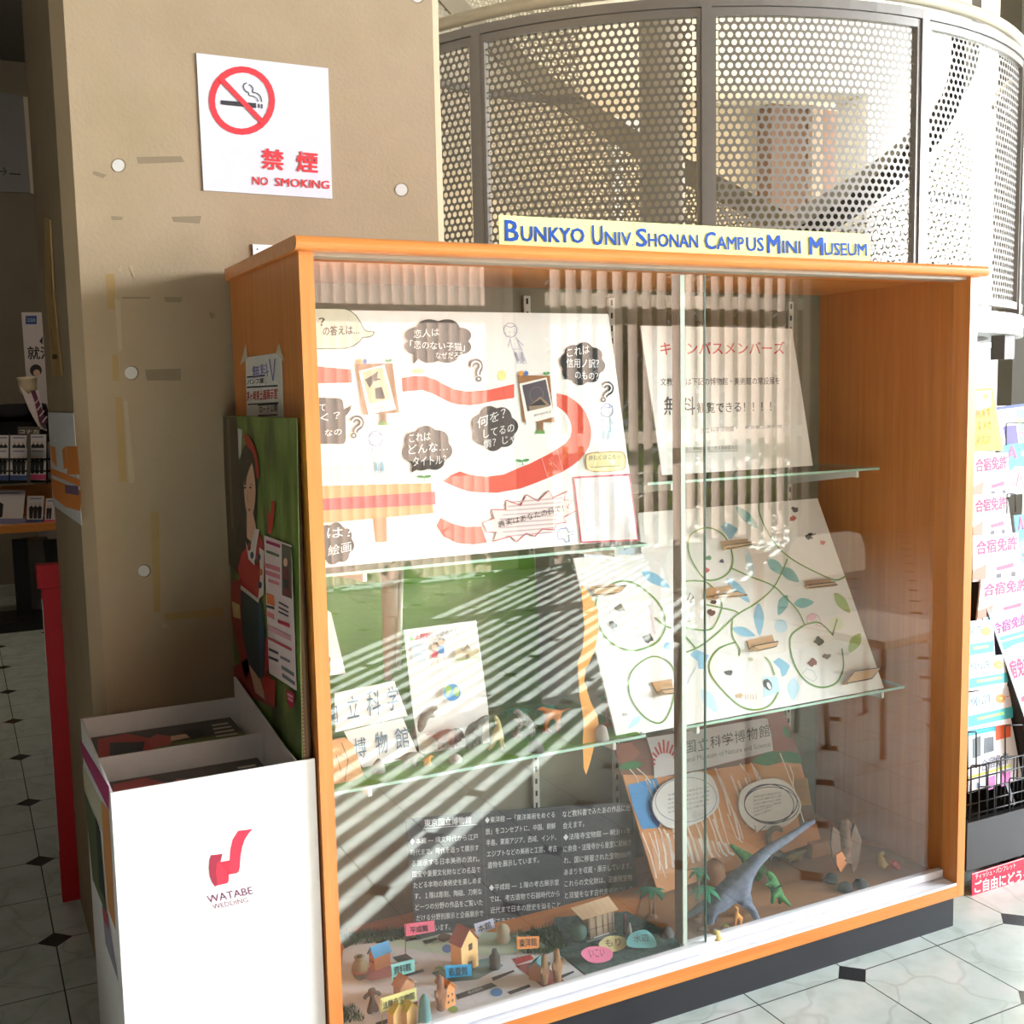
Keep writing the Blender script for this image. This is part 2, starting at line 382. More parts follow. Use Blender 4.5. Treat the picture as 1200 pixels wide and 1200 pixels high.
# ================================================================ the showcase
CW, ZT, ZB, D = 1.6853, 1.77, .2038, .541
cab = thing('display_cabinet', (.84, .27, FZ), 'large wooden glass fronted display cabinet on black plinth, full of exhibits', 'cabinet')
inner = P(138, 136, 116, .6)
def side(x0, x1):
    b = MB().box((x0, 0, ZB), (x1, D, ZT), M_WOODV); return b.build('side_panel', cab)
side(0, .0265); side(CW-.0265, CW)
b = MB(); pr = []                                                       # bull-nosed top board
for i in range(9):
    a = -math.pi/2 + math.pi*i/8; pr.append((-.012-.0125*math.cos(a), ZT+.0125+.0125*math.sin(a)))
pr += [(D, ZT+.025), (D, ZT)]
b.prism([(-.01, y, z) for y, z in pr], (CW+.02, 0, 0), M_WOODH); b.build('top_board', cab)
MB().box((.0265, .0, ZB), (CW-.0265, .022, .2351), M_WOODH).build('bottom_rail', cab)
MB().box((.0265, .066, ZB), (CW-.0265, D, .247), M_WOODH).build('bottom_board', cab)
MB().box((.02, .016, FZ), (1.667, D-.02, ZB), P(34, 36, 42, .55)).build('plinth', cab)
MB().box((.0265, D-.018, .247), (CW-.0265, D, ZT), inner).build('back_panel', cab)
b = MB(); b.box((.0265, .012, ZT-.006), (CW-.0265, .06, ZT), P(170, 158, 140, .4)); b.build('top_track', cab)
b = MB(); b.box((.0265, .002, .2351), (CW-.0265, .066, .2385), P(236, 236, 242, .4)); b.box((.0265, .0, .2351), (CW-.0265, .004, .2415), P(236, 236, 242, .4)); b.box((.0265, .0405, .2385), (CW-.0265, .0425, .2425), P(200, 196, 206, .4)); b.build('bottom_track', cab)
for x in (.14, .717, .96, 1.545):
    b = MB(); b.box((x-.009, D-.028, .26), (x+.009, D-.018, ZT-.02), P(216, 216, 208, .4))
    for i in range(46): b.box((x-.003, D-.0284, .29+i*.032), (x+.003, D-.0279, .304+i*.032), P(30, 30, 30))
    b.build('shelf_upright', cab)
PLASW = P(240, 241, 246, .35)
def door(x0, x1, y, label):
    d = thing('glass_door', ((x0+x1)/2, y, .238), label, 'door')
    MB().box((x0, y-.0025, .258), (x1, y+.0025, 1.757), M_GLASS).build('pane', d)
    MB().box((x0, y-.008, .2425), (x1, y+.008, .262), PLASW).build('bottom_sash', d)
    return d
dl = door(.028, .893, .032, 'left sliding glass door of the display cabinet, mirroring sunlit floor')
dr = door(.842, 1.657, .051, 'right sliding glass door of the display cabinet, with upright edge strip')
b = MB(); b.box((.842, .0465, .262), (.853, .0555, 1.757), P(224, 236, 226, .2)); b.build('edge_strip', dr)
b = MB(); b.box((.8395, .0475, .262), (.842, .075, 1.757), P(110, 96, 80, .9)); b.build('dust_brush', dr)
b = MB(); b.box((.892, .0292, .262), (.8945, .0348, 1.757), P(70, 96, 84, .3)); b.build('edge_strip', dl)
def shelf(x0, x1, y0, z, label):
    b = MB(); b.box((x0, y0, z-.006), (x1, D-.032, z), M_GLASS); b.box((x0, y0-.0012, z-.006), (x1, y0, z), M_GEDGE); b.box((x1, y0, z-.006), (x1+.001, D-.032, z), M_GEDGE)
    tag(b.build('glass_shelf'), label, 'shelf', 'glass shelves')
def bracket(x, y0, z):
    y1 = D-.028; MB().prism([(x-.004, y0, z), (x-.004, y1, z), (x-.004, y1, z-.05), (x-.004, y0+.02, z-.016), (x-.004, y0, z-.016)], (.008, 0, 0), P(230, 230, 224, .4)).build('shelf_bracket', cab)
Z1, Z2, Z3 = 1.176, 1.298, .736
shelf(.05, .80, .115, Z1, 'left upper glass shelf under the quiz board'); shelf(.89, 1.62, .25, Z2, 'right upper glass shelf under the white poster')
shelf(.05, .80, .13, Z3, 'left lower glass shelf under the toy animals'); shelf(.89, 1.62, .15, Z3-.006, 'right lower glass shelf under the tree board')
for x in (.14, .717): bracket(x, .115, Z1-.0065); bracket(x, .13, Z3-.0065)
for x in (.96, 1.545): bracket(x, .25, Z2-.0065); bracket(x, .15, Z3-.0125)

# banner on top
YEL = P(250, 246, 158, .8); BLU = P(8, 74, 170, .8)
ban = thing('sign_banner', (.9, .012, ZT+.025), 'yellow hand lettered paper sign standing on the cabinet top', 'sign')
def bcard(u0, u1, v0, v1, words):
    f = lambda u: (252 + (u-585)*.0517, 287+(u-585)*.0375)
    a = Art((0, .012, ZT), (1, 0, 0), (0, 0, 1)); t0, t1 = f(u0)[0], f(u1)[0]
    x0, x1 = PY(u0, 280, .012).x, PY(u1, 285, .012).x
    zt0, zt1 = PY(u0, t0, .012).z, PY(u1, t1, .012).z
    a.slab([(x0, .0255), (x1, .0255), (x1, zt1-ZT), (x0, zt0-ZT)], .0012, YEL, local=True)
    for w, a0, a1, b0, b1, hh, bd in words: a.text(w, (a0, b0), (a1, b1), (a0-.5, b0-hh), BLU, None, bd)
    a.build('card', ban)
bcard(585, 743.4, 0, 0, [('B', 592, 607.5, 282, 283, 24, .02), ('UNKYO', 611, 684.5, 282.5, 285, 17.5, .025), ('U', 694, 706, 287, 287.5, 22.5, .02), ('NIV', 709, 739.5, 287, 288, 15.5, .02), ('.', 740, 741.5, 288, 288, 2, 0)])
bcard(743.7, 873.4, 0, 0, [('S', 746, 758, 289, 289, 21, .02), ('HONAN', 760, 818, 289, 290.5, 15.5, .022), ('C', 826, 838.5, 292, 292, 20, .02), ('AMP', 840, 871.5, 292, 293, 15, .02)])
bcard(873.7, 1020, 0, 0, [('US', 875, 895, 294, 294.5, 16, .02), ('M', 899.5, 914, 296, 297, 20.5, .03), ('INI', 917, 938, 296.5, 297, 14.5, .02), ('M', 948.5, 964, 298, 299, 20, .03), ('USEUM', 965.5, 1015, 299, 300, 14.5, .02)])

# ================================================================ quiz board (upper left)
def plane(u, v, y, dy, dz, lay=.0004):
    p0 = PY(u, v, y); return Art(p0, (1, 0, 0), (0, dy, dz), lay)
RED = P(226, 84, 66, .8); BLK = P(44, 44, 46, .8); WH = P(240, 240, 240, .8); GRY = P(120, 120, 124, .8); BLN = P(120, 150, 208, .8)
quiz = thing('quiz_board', (.41, .12, Z1), 'large white quiz board with red path and black speech clouds on left upper shelf', 'board')
a = plane(748, 633, .12, .115, .505); A0 = a
tl = a.at(713, 368); a.slab([(.05-a.p0.x, .003), (a.at(748, 632)[0], .003), (tl[0], tl[1]), (.05-a.p0.x, tl[1])], .005, PAPER, local=True)
z1 = lambda l: [(360+x/4, 300+y/4) for x, y in l]
z2 = lambda l: [(560+x/4, 300+y/4) for x, y in l]
z4 = lambda l: [(360+x/4, 560+y/4) for x, y in l]
z5 = lambda l: [(560+x/4, 560+y/4) for x, y in l]
z6 = lambda l: [(780+x/4, 560+y/4) for x, y in l]
for q in (z1([(20,514),(50,518),(205,533),(210,594),(55,597),(20,596)]), z1([(443,572),(500,563),(555,565),(600,580),(640,602),(690,626),(750,636),(850,628),(970,600),(970,665),(870,680),(810,694),(760,700),(710,696),(680,690),(640,672),(600,650),(560,634),(540,628),(447,636)]),
          z2([(368,643),(420,655),(452,676),(480,700),(506,735),(520,770),(530,810),(530,850),(522,890),(505,920),(478,955),(440,985),(390,1015),(330,1040),(265,1066),(200,1090),(90,1110),(0,1108),(-50,1102),(-100,1085),(-165,1055),(-125,1028),(-85,1010),(-40,1026),(40,1035),(120,1025),(200,990),(240,975),(290,950),(330,930),(372,905),(410,880),(432,850),(440,820),(438,795),(430,770),(418,745),(400,725),(370,705)]),
          z4([(605,225),(625,188),(680,215),(740,230),(815,228),(843,303),(780,312),(740,309),(700,305),(640,275)])): a.poly(q, RED, 1)
a.line(z2([(298,945),(325,1035)]), 1, P(246, 150, 140), 2); a.line(z2([(370,908),(398,1004)]), 1, P(246, 150, 140), 2); a.line(z2([(330,950),(380,1000)]), .8, P(246, 150, 140), 2)
# bench sign
a.poly(z4([(20,42),(80,38),(580,25),(592,165),(100,210),(20,216)]), P(226, 150, 84), 2); a.poly(z4([(20,102),(85,98),(598,65),(600,125),(85,152),(20,156)]), P(206, 44, 56), 3)
a.poly(z4([(308,190),(370,183),(373,298),(345,303),(320,300)]), P(196, 130, 76), 2); a.poly(z4([(200,95),(320,85),(345,130),(210,140)]), P(176, 30, 44), 4)
# sprouts
for u, v, s in ((497, 559, 8), (612, 540, 8), (640, 438, 4), (455, 423, 4)):
    a.ell(u-s*.5, v, s*.5, 1.6, P(80, 160, 90), 4, .15); a.ell(u+s*.5, v-.5, s*.5, 1.6, P(80, 160, 90), 4, -.15); a.line([(u, v), (u+.5, v+s*.7)], .8, P(80, 160, 90), 4)
a.ell(490, 435, 7, 3, P(240, 232, 150), 2); a.ell(588, 440, 5, 6, P(240, 232, 150), 2)
def kid(art, u, v, s, col, lean=0, col2=None):
    """a child's faint pencil drawing of a standing child"""
    c2 = col2 or col; X = lambda x, y: (u+(x+lean*y)*s, v+y*s)
    art.ring(*X(0, 0), .30*s, .32*s, .8, col, 2)
    art.line([X(-.3, -.05), X(-.15, -.2), X(.05, -.12), X(.28, -.2)], .8, col, 2); art.line([X(-.26, .1), X(-.3, .3), X(-.1, .25)], .7, col, 2)
    art.line([X(-.08, .08), X(-.05, .12)], .8, col, 3); art.line([X(.1, .08), X(.12, .12)], .8, col, 3)
    art.line([X(-.15, .33), X(-.2, .85), X(.2, .85), X(.15, .33)], .8, c2, 2); art.line([X(-.15, .4), X(-.36, .75)], .8, c2, 2); art.line([X(.15, .4), X(.34, .7)], .8, c2, 2)
    art.line([X(-.18, .85), X(-.18, 1.5), X(-.05, 1.5), X(0, .95), X(.06, 1.5), X(.2, 1.5), X(.2, .85)], .8, c2, 2); art.line([X(-.12, 1.0), X(-.12, 1.4)], 2, c2, 3); art.line([X(.13, 1.0), X(.13, 1.4)], 2, c2, 3)
kid(a, 440, 514, 27, P(130, 150, 210), .12, P(150, 200, 228)); kid(a, 598, 387, 26, P(176, 170, 196), .35); kid(a, 711, 481, 24, P(130, 150, 210), -.02, P(150, 200, 228))
# pointing hand outline
a.line(z5([(372,258),(385,240),(415,235),(425,255),(450,250),(445,265),(425,270),(428,298),(412,302),(400,285),(375,285)]), .9, P(70, 110, 190), 2, True)
board = a.build('panel', quiz)
def piece(name, fn, base=A0, par=quiz, lift=5, label=None):
    p = base.sub(); p.k = lift; fn(p); o = p.build(name, par)
    if label: o['label'] = label
    return o
def lines(p, rows, mat, bold=0):
    for t, x0, x1, y, y2, h in rows: p.text(t, (x0, y), (x1, y2), (x0, y-h), mat, None, bold)
def b1(p):
    p.poly(z1([(-10,243),(45,245),(140,246),(180,248),(205,258),(230,280),(250,310),(262,335),(268,346),(280,352),(300,354),(316,355),(312,368),(305,378),(285,384),(260,385),(248,402),(225,420),(205,430),(180,436),(45,438),(-10,438)]), P(72, 96, 66), 5)
    p.poly(z1([(-10,247),(45,249),(140,250),(178,252),(202,262),(226,283),(246,313),(258,338),(266,350),(280,356),(308,359),(303,372),(283,379),(256,381),(244,398),(221,416),(202,426),(178,432),(45,434),(-10,434)]), P(206, 214, 196), 6)
    p.k = 6; p.text('？', (373, 382), (380, 382), (373, 373), BLK, 7, .02); p.text('の答えは…', (378, 394), (421, 392), (378, 383), BLK, 7, .02)
piece('speech_bubble', b1, label='pale green speech bubble')
def b2(p):
    p.cloud(472, 373, 554, 427, BLK, 8, 5); p.poly([(484, 410), (496, 414), (484, 427)], BLK, 6)
    p.k = 6; lines(p, [('恋人は', 484, 514, 397, 394, 10), ('「恋のない子猫」', 480, 544, 409, 412, 10), ('なぜだろ？', 510, 541, 421, 421, 8)], WH)
piece('speech_bubble', b2, label='black cloud bubble beside the cat picture card')
def b3(p):
    p.cloud(470, 499, 530, 553, BLK, 7, 5, 1); p.poly([(484, 540), (496, 546), (482, 554)], BLK, 6)
    p.k = 6; lines(p, [('これは', 479, 504, 519, 516, 10), ('どんな…', 478, 524, 533, 528, 11), ('タイトル？', 483, 522, 547, 544, 11)], WH)
piece('speech_bubble', b3, label='black cloud bubble above the red bench drawing')
def b4(p):
    p.cloud(551, 475, 607, 529, BLK, 7, 5, 2); p.k = 5
    lines(p, [('何を？', 559, 592, 503, 490, 13), ('してるの', 566, 602, 514, 506, 10), ('情？じゃ', 566, 604, 526, 518, 10)], WH)
piece('speech_bubble', b4, label='black cloud bubble below the red path')
def b5(p):
    p.cloud(655, 401, 709, 452, BLK, 8, 5, 1); p.poly([(663, 436), (672, 442), (661, 445)], BLK, 6)
    p.k = 6; lines(p, [('これは', 664, 690, 419, 414, 10), ('信用ノ訳？', 663, 701, 431, 432, 11), ('のもの？', 673, 700, 444, 446, 9)], WH)
piece('speech_bubble', b5, label='black cloud bubble near the right edge')
def b6(p):
    p.poly(z1([(-10,664),(60,665),(150,668),(163,676),(168,690),(170,720),(190,712),(208,697),(202,722),(185,745),(178,750),(180,860),(175,876),(165,882),(72,882),(-10,882)]), BLK, 5); p.k = 5
    lines(p, [('て', 374, 381, 482, 482, 8), ('く？', 375, 398, 495, 491, 9), ('なの', 380, 400, 512, 510, 8)], WH)
piece('speech_bubble', b6, label='black square bubble at the left edge')
def b7(p):
    p.cloud(368, 612, 415, 662, BLK, 8, 5, 1); p.k = 5; lines(p, [('は？', 383, 413, 631, 629, 12), ('絵画', 384, 411, 652, 646, 12)], WH)
piece('speech_bubble', b7, label='black cloud bubble in the bottom left corner')
def qm(u, v, s, rot):
    def f(p):
        X = lambda x, y: (u+(x*math.cos(rot)-y*math.sin(rot))*s, v+(x*math.sin(rot)+y*math.cos(rot))*s)
        pts = [X(*q) for q in ((-.4,-.45),(-.25,-.75),(.1,-.85),(.4,-.65),(.42,-.3),(.2,0),(.08,.25),(.1,.45))]
        p.line(pts, s*.5, BLK, 5, sm=4); p.line(pts, s*.14, WH, 6, sm=4); p.ell(*X(.05, .75), s*.26, s*.26, BLK, 5); p.ell(*X(.05, .75), s*.1, s*.1, WH, 6)
    piece('question_mark', f)
qm(558, 435, 13, -.2); qm(416, 501, 13, .25); qm(709, 460, 12, .35)
BRN = P(160, 112, 72, .8)
def pc(p, bd, pol, pic, picm, post, extra):
    p.poly(post, P(140, 100, 64), 4); u, v = post[2]; p.poly([(u-9, v+1), (u-8, v-4), (u-6, v-1), (u-4, v-5), (u-2, v-1), (u+1, v-4), (u+2, v+1)], P(96, 160, 76), 5)
    p.poly(bd, BRN, 5); p.poly(pol, P(246, 242, 236), 6); p.poly(pic, picm, 7); p.k = 7; extra(p)
def e1(p):
    K = P(52, 46, 44)
    p.poly(z1([(268,580),(285,572),(330,542),(325,570),(345,580),(310,590),(290,620)]), K, 8); p.ell(443, 449, 7, 7, P(238, 206, 172), 8); p.poly(z1([(315,622),(345,615),(360,655),(362,670),(320,672)]), K, 9)
    lines(p, [('おもひで', 437, 453, 481, 478, 3), ('黒猫', 444, 452, 485, 483, 3)], GRY); p.ell(421, 424, 2.4, 3, P(236, 160, 60), 8); p.ell(427, 424, 2.4, 3, P(70, 110, 180), 8)
piece('picture_card', lambda p: pc(p, z1([(225,508),(398,505),(430,735),(262,745)]), z1([(240,540),(360,510),(415,720),(285,745)]), z1([(255,545),(350,522),(390,670),(290,695)]), P(232, 196, 158), z1([(338,735),(370,730),(370,790),(342,793)]), e1), label='picture card of a figure in a black cap')
def e2(p):
    p.poly(z2([(235,705),(290,660),(325,690),(335,705),(240,728)]), P(150, 128, 104), 8); p.poly(z2([(235,705),(290,672),(318,700)]), P(30, 28, 34), 9); p.ring(628, 463, 8, 9, .8, P(110, 104, 112), 8)
    lines(p, [('箱の中のもの', 625, 645, 489, 484, 3)], GRY); p.ell(610, 438, 2.4, 3, P(236, 160, 60), 8); p.ell(616, 438, 2.4, 3, P(70, 110, 180), 8)
piece('picture_card', lambda p: pc(p, z2([(185,560),(335,562),(358,780),(210,780)]), z2([(192,600),(320,570),(355,755),(225,790)]), z2([(205,608),(315,580),(340,700),(230,730)]), P(78, 72, 82), z2([(275,775),(305,775),(305,830),(278,830)]), e2), label='dark picture card with an open box')
def oval(p):
    q = z2([(520,925),(600,918),(670,918),(690,940),(690,985),(670,1005),(590,1013),(520,1008),(503,985),(502,945)])
    p.poly(q, P(196, 150, 76), 5, 4); c = [(709+(x-709)*.95, 542+(y-542)*.93) for x, y in q]; p.poly(c, P(244, 230, 172), 6, 4); p.k = 6; lines(p, [('詳しくはこちら！', 689, 729, 540, 538, 6)], GRY); p.line([(692, 548), (726, 546)], .6, GRY)
piece('label_card', oval, label='yellow rounded label card')
def qr(p):
    p.poly([(670.5, 559), (737.5, 555.5), (748, 634), (679.5, 636.5)], P(196, 60, 90), 6); p.poly([(672.5, 561), (736, 557.5), (746, 632), (681, 634.5)], P(242, 236, 240), 7)
piece('code_card', qr, label='white card with a crimson border')
def burst(p):
    o = [(20,210),(75,190),(60,150),(130,150),(130,105),(200,130),(225,80),(280,110),(330,60),(350,95),(415,65),(400,105),(440,105),(415,140),(458,155),(400,185),(410,210),(365,215),(355,245),(300,240),(265,275),(225,260),(180,300),(150,275),(70,298),(85,255),(40,255)]
    p.poly(z5(o), P(246, 224, 220), 5); p.line(z5(o), 1, P(206, 60, 70), 7, True)
    for i in range(9):
        y = 105+i*20; x0, x1 = (90+abs(i-5)*12, 395-i*6); p.line(z5([(x0, y+10), (x1, y-10)]), 1.6, P(206, 180, 184), 6)
    p.k = 7; p.text('真実はあなたの目で！', (584, 619), (660, 599), (583, 611), BLK)
piece('burst_card', burst, label='pink jagged burst card')

# ================================================================ white poster (upper right)
a = plane(953, 546, .30, .088, .358); p0 = a.at(777, 561); p1 = a.at(928, 385); p2 = a.at(750, 380)
a.slab([(p0[0], .001), (-.001, .001), (p1[0], p1[1]), (p2[0], p1[1]+.004)], .004, PAPER, local=True)
RD = P(214, 70, 62, .8); DK = P(70, 70, 74, .8)
z3 = lambda x, y: (720+x/4, 300+y/4)
for t, x0, y0, x1, y1, h, m, bd in (('キャンパスメンバーズ', 215, 466, 797, 462, 64, RD, .01), ('文教大生は下記の博物館・美術館の常設展を', 215, 608, 775, 602, 36, DK, .005), ('無料', 232, 745, 378, 745, 86, DK, .01), ('観覧できる！！！！', 388, 738, 735, 728, 50, DK, .01),
                              ('国立科学博物館・', 405, 832, 575, 820, 26, GRY, 0), ('東京都立美術館', 610, 812, 785, 806, 16, GRY, 0), ('東京国立博物館', 300, 915, 412, 912, 18, GRY, 0), ('国立西洋美術館本館', 435, 914, 578, 908, 22, GRY, 0)):
    a.text(t, z3(x0, y0), z3(x1, y1), z3(x0, y0-h), m, 1, bd)
a.line([z3(330, 920), z3(412, 918)], .6, GRY, 1); a.line([z3(440, 918), z3(578, 913)], .6, GRY, 1)
tag(a.build('campus_poster'), 'white poster with red heading leaning on right upper glass shelf', 'poster')

# ================================================================ tree board (right middle)
tree = thing('tree_board', (1.14, .15, Z3), 'white board with green vine circles and cardboard tabs on right lower shelf', 'board')
a = plane(1036, 806, .152, .256, .472); A1 = a
q = [a.at(*p) for p in ((723, 865), (1036, 806), (958, 584), (748, 601), (752, 649), (672, 654))]
a.slab(q, .006, PAPER, local=True)
GRN = P(112, 158, 74, .8); LB = P(140, 200, 230, .8); TL = P(128, 190, 190, .8); OLV = P(166, 190, 108, .8); PB = P(196, 228, 244, .8)
def leaf(u0, v0, u1, v1, wd, m, art=None):
    d = Vector((u1-u0, v1-v0)); n = Vector((-d.y, d.x)).normalized()*wd
    P_ = lambda t, s: (u0+d.x*t+n.x*s, v0+d.y*t+n.y*s)
    (art or a).poly([P_(0, 0), P_(.2, .7), P_(.45, 1), P_(.75, .65), P_(1, 0), P_(.75, -.65), P_(.45, -1), P_(.2, -.7)], m, 1, 2)
for c, wd, m in (((330,135,435,240),22,TL),((285,470,395,585),24,LB),((435,585,440,740),24,LB),((312,705,420,740),22,LB),((375,330,410,460),16,PB),((170,990,240,1100),28,PB),((600,935,597,1045),28,PB),((475,380,560,455),26,TL),((540,420,625,488),26,TL),((568,548,528,645),24,TL),((600,590,695,583),24,TL),((790,540,865,635),24,OLV),((912,728,860,820),26,OLV)):
    p = z6([c[:2], c[2:]]); leaf(*p[0], *p[1], wd/4, m)
for c, wd, m in (((765,437,900,515),24,LB),((870,790,910,790),20,LB),((765,1115,705,1175),16,PB)):
    p = z5([c[:2], c[2:]]); leaf(*p[0], *p[1], wd/4, m)
for q in ([(258,228),(285,203),(312,222),(340,240),(312,284),(300,290)], [(113,830),(140,805),(170,815),(202,832),(178,895),(155,896),(150,860)], [(503,862),(530,843),(556,858),(583,882),(562,925),(545,933),(535,895)]): a.poly(z6(q), LB, 1)
a.poly(z6([(455,930),(525,935),(535,1005),(460,1030)]), PB, 1); a.ell(*z6([(540,695)])[0], 7.5, 7.5, PB, 1); a.ell(*z6([(800,685)])[0], 8, 8, P(222, 234, 200), 1)
tree_stuff = lambda: None
V = lambda pts, w=1.7, cl=False: a.line(pts, w, GRN, 3, cl, 4)
V(z6([(210,236),(275,275),(312,360),(306,425),(262,468),(190,479),(140,420),(108,350),(110,280),(150,245)]), 1.8, True)
V(z5([(960,492),(1040,484),(1085,500),(1130,560),(1142,610),(1110,690),(1075,714),(1000,708),(955,690),(945,640),(948,560)]), 1.7, True)
V(z5([(640,492),(720,490),(800,540),(860,610),(878,690),(850,760),(780,800),(700,808),(620,770),(570,700),(550,610),(570,540)]), 1.9, True)
V(z5([(815,838),(900,870),(925,950),(910,1060),(880,1130),(840,1150),(780,1120),(725,1050),(706,980),(725,900)]), 1.4, True)
V(z6([(330,770),(250,800),(205,865),(215,930),(280,1010),(350,1070),(420,1088),(490,1065),(528,1005)])); V(z6([(465,840),(490,870),(510,925)]))
V(z6([(650,690),(590,735),(583,800),(610,890),(660,955),(730,983),(800,960),(832,890),(825,800)])); V(z6([(650,690),(720,680),(785,740)])); 
V(z6([(435,110),(440,170),(480,260),(540,340),(620,400),(740,460),(800,480),(845,460)])); V(z6([(310,425),(400,465),(500,505),(560,560),(620,625),(650,690)]))
V(z6([(570,380),(545,440),(500,520),(420,590),(330,645),(240,730),(160,790),(90,820)]), 1.4); V(z6([(190,595),(270,612),(325,625),(345,640)])); V(z6([(312,660),(312,740),(345,800),(343,835)])); V(z6([(90,740),(140,800)])); V(z5([(830,655),(870,690),(905,705)]))
a.line(z6([(780,740),(803,662)]), 1.6, P(120, 120, 84), 3)
def blot(u, v, s, m, seed, spike=.6):
    r = random.Random(seed); n = 11; a.poly([(u+s*(1-spike*r.random())*math.cos(2*math.pi*i/n)*1.2, v+s*(1-spike*r.random())*math.sin(2*math.pi*i/n)) for i in range(n)], m, 4)
DKB = P(50, 50, 46); 
for i, (x, y, s, m) in enumerate(((605,148,20,DKB),(592,192,18,P(190,84,64)),(670,275,22,DKB),(732,303,16,P(196,90,80)),(198,376,16,P(90,150,100)),(192,435,18,P(206,50,50)),(262,392,14,P(80,80,110)),(225,582,15,P(60,56,40)),(212,632,20,P(84,54,46)),(718,765,26,P(58,66,52)),(688,865,26,P(136,70,50)),(755,838,20,P(120,96,84)),(295,913,20,P(44,44,50)),(400,850,12,P(196,190,150)),(345,1022,18,P(206,170,120)))):
    u, v = z6([(x, y)])[0]; blot(u, v, s/4, m, i)
for i, (x, y, s, m) in enumerate(((665,612,24,P(92,86,54)),(630,692,24,P(60,60,62)),(800,752,26,P(56,54,54)),(690,1110,10,P(190,190,190)))):
    u, v = z5([(x, y)])[0]; blot(u, v, s/4, m, i+40)
a.line(z6([(690,270),(702,262)]), .8, DKB, 4); a.ell(*z6([(478,970)])[0], 4.2, 7, P(40, 44, 54), 5, -.4); a.ell(*z6([(482,976)])[0], 2, 4.5, WH, 6, -.4)
for i in range(5): a.line(z6([(370+i*13, 1015), (372+i*13, 1040)]), .6, P(196, 160, 120), 4)
PK = P(220, 150, 180); a.line(z6([(665,690),(660,655),(690,635),(715,650),(740,700),(700,690)]), .9, PK, 4); a.ell(*z6([(682,655)])[0], 5, 4, P(236, 190, 204), 4)
a.line(z6([(640,920),(660,895),(690,905),(708,940),(690,955),(645,930)]), .6, P(180, 190, 206), 4)
a.line(z5([(600,600),(600,640)]), .6, PK, 4); a.line(z5([(800,595),(830,735)]), .6, PK, 4); a.line(z5([(615,600),(618,640)]), .6, PK, 4); a.ring(*z5([(710,700)])[0], 18, 14, .6, P(216, 232, 236), 4)
a.line(z6([(100,575),(115,540),(130,560),(112,590),(128,580)]), 1, P(70, 70, 80), 5); a.line(z6([(98,665),(112,655),(100,675),(115,672)]), 1, P(70, 70, 80), 5); a.line(z6([(100,965),(140,890)]), .7, P(170, 180, 196), 4)
a.build('panel', tree)
# cardboard tabs standing off the board
EDGE = P(36, 32, 30)
def tab(back, flap):
    t = A1.sub(); q = [t.at(*p) for p in back]
    t.prism([t.w(x, .002) for x in q], t.n*.003, CARD)
    f = [t.at(*p) for p in flap]; ctr = (sum(x for x, y in f)/len(f), sum(y for x, y in f)/len(f))
    t.prism([t.w(x, .006) for x in f], t.n*.012, CARD)
    t.line(flap, 1.0, EDGE, 46, True); t.build('cardboard_tab', tree)
tab(z6([(255,300),(380,288),(385,312),(262,330)]), z6([(262,330),(384,312),(385,326),(266,344)]))
tab(z6([(175,525),(300,505),(318,545),(185,570)]), z6([(185,568),(318,543),(366,560),(232,572)]))
tab(z6([(645,485),(770,475),(775,500),(648,518)]), z6([(648,514),(772,498),(786,512),(652,526)]))
tab(z6([(378,765),(495,738),(508,780),(388,808)]), z6([(388,800),(508,776),(500,800),(420,818)]))
tab(z6([(868,918),(880,910),(850,970),(826,972)]), z6([(865,915),(988,898),(945,950),(825,972)]))
tab(z5([(515,512),(638,500),(640,530),(532,545)]), z5([(535,528),(680,516),(648,550),(530,560)]))
tab(z5([(810,960),(905,945),(912,1000),(838,1010)]), z5([(838,1006),(912,995),(905,1018),(862,1022)]))
for x, y in ((190, 588), (405, 845)): pass
# paper strip with the blue title
t = Art(A1.w(A1.at(700, 648), -.009), (1, 0, 0), (0, .256, .472)); t.slab([(686, 662), (683, 638), (800, 620), (800, 652)], .001, P(206, 226, 240, .8)); t.k = 1
for ch, x, y, h in (('も', 699, 649, 15), ('の', 723, 646, 16), ('の', 745, 644, 16), ('進', 764, 649, 22), ('化', 787, 646, 22)): t.text(ch, (x, y), (x+15, y-1.5), (x, y-h), P(96, 140, 176), None, .0)
tag(t.build('title_strip'), 'pale blue paper strip with hand drawn title behind the tree board', 'paper')
# orange twisted paper streamer hanging in front of the board's left edge
t = Art(A1.w(A1.at(690, 700), .012), (1, 0, 0), (0, .256, .472))
OR = P(240, 168, 74, .7)
t.slab([(681, 685), (686, 689), (693, 700), (701, 716), (701, 742), (697, 762), (690, 778), (684, 786), (676, 782), (678, 774), (683, 760), (685, 735), (683, 712)], .0008, OR)
t.prism([t.w(t.at(*p), .003) for p in ((676, 782), (685, 786), (683, 800), (687, 808), (678, 812), (677, 798))], t.n*.004, OR)
t.slab([(678, 808), (687, 806), (692, 822), (700, 838), (702, 850), (697, 872), (692, 892), (687, 908), (684, 900), (683, 870), (684, 845), (681, 825)], .0008, OR)
tag(t.build('paper_streamer'), 'orange twisted paper streamer hanging at the left edge of the tree board', 'streamer')

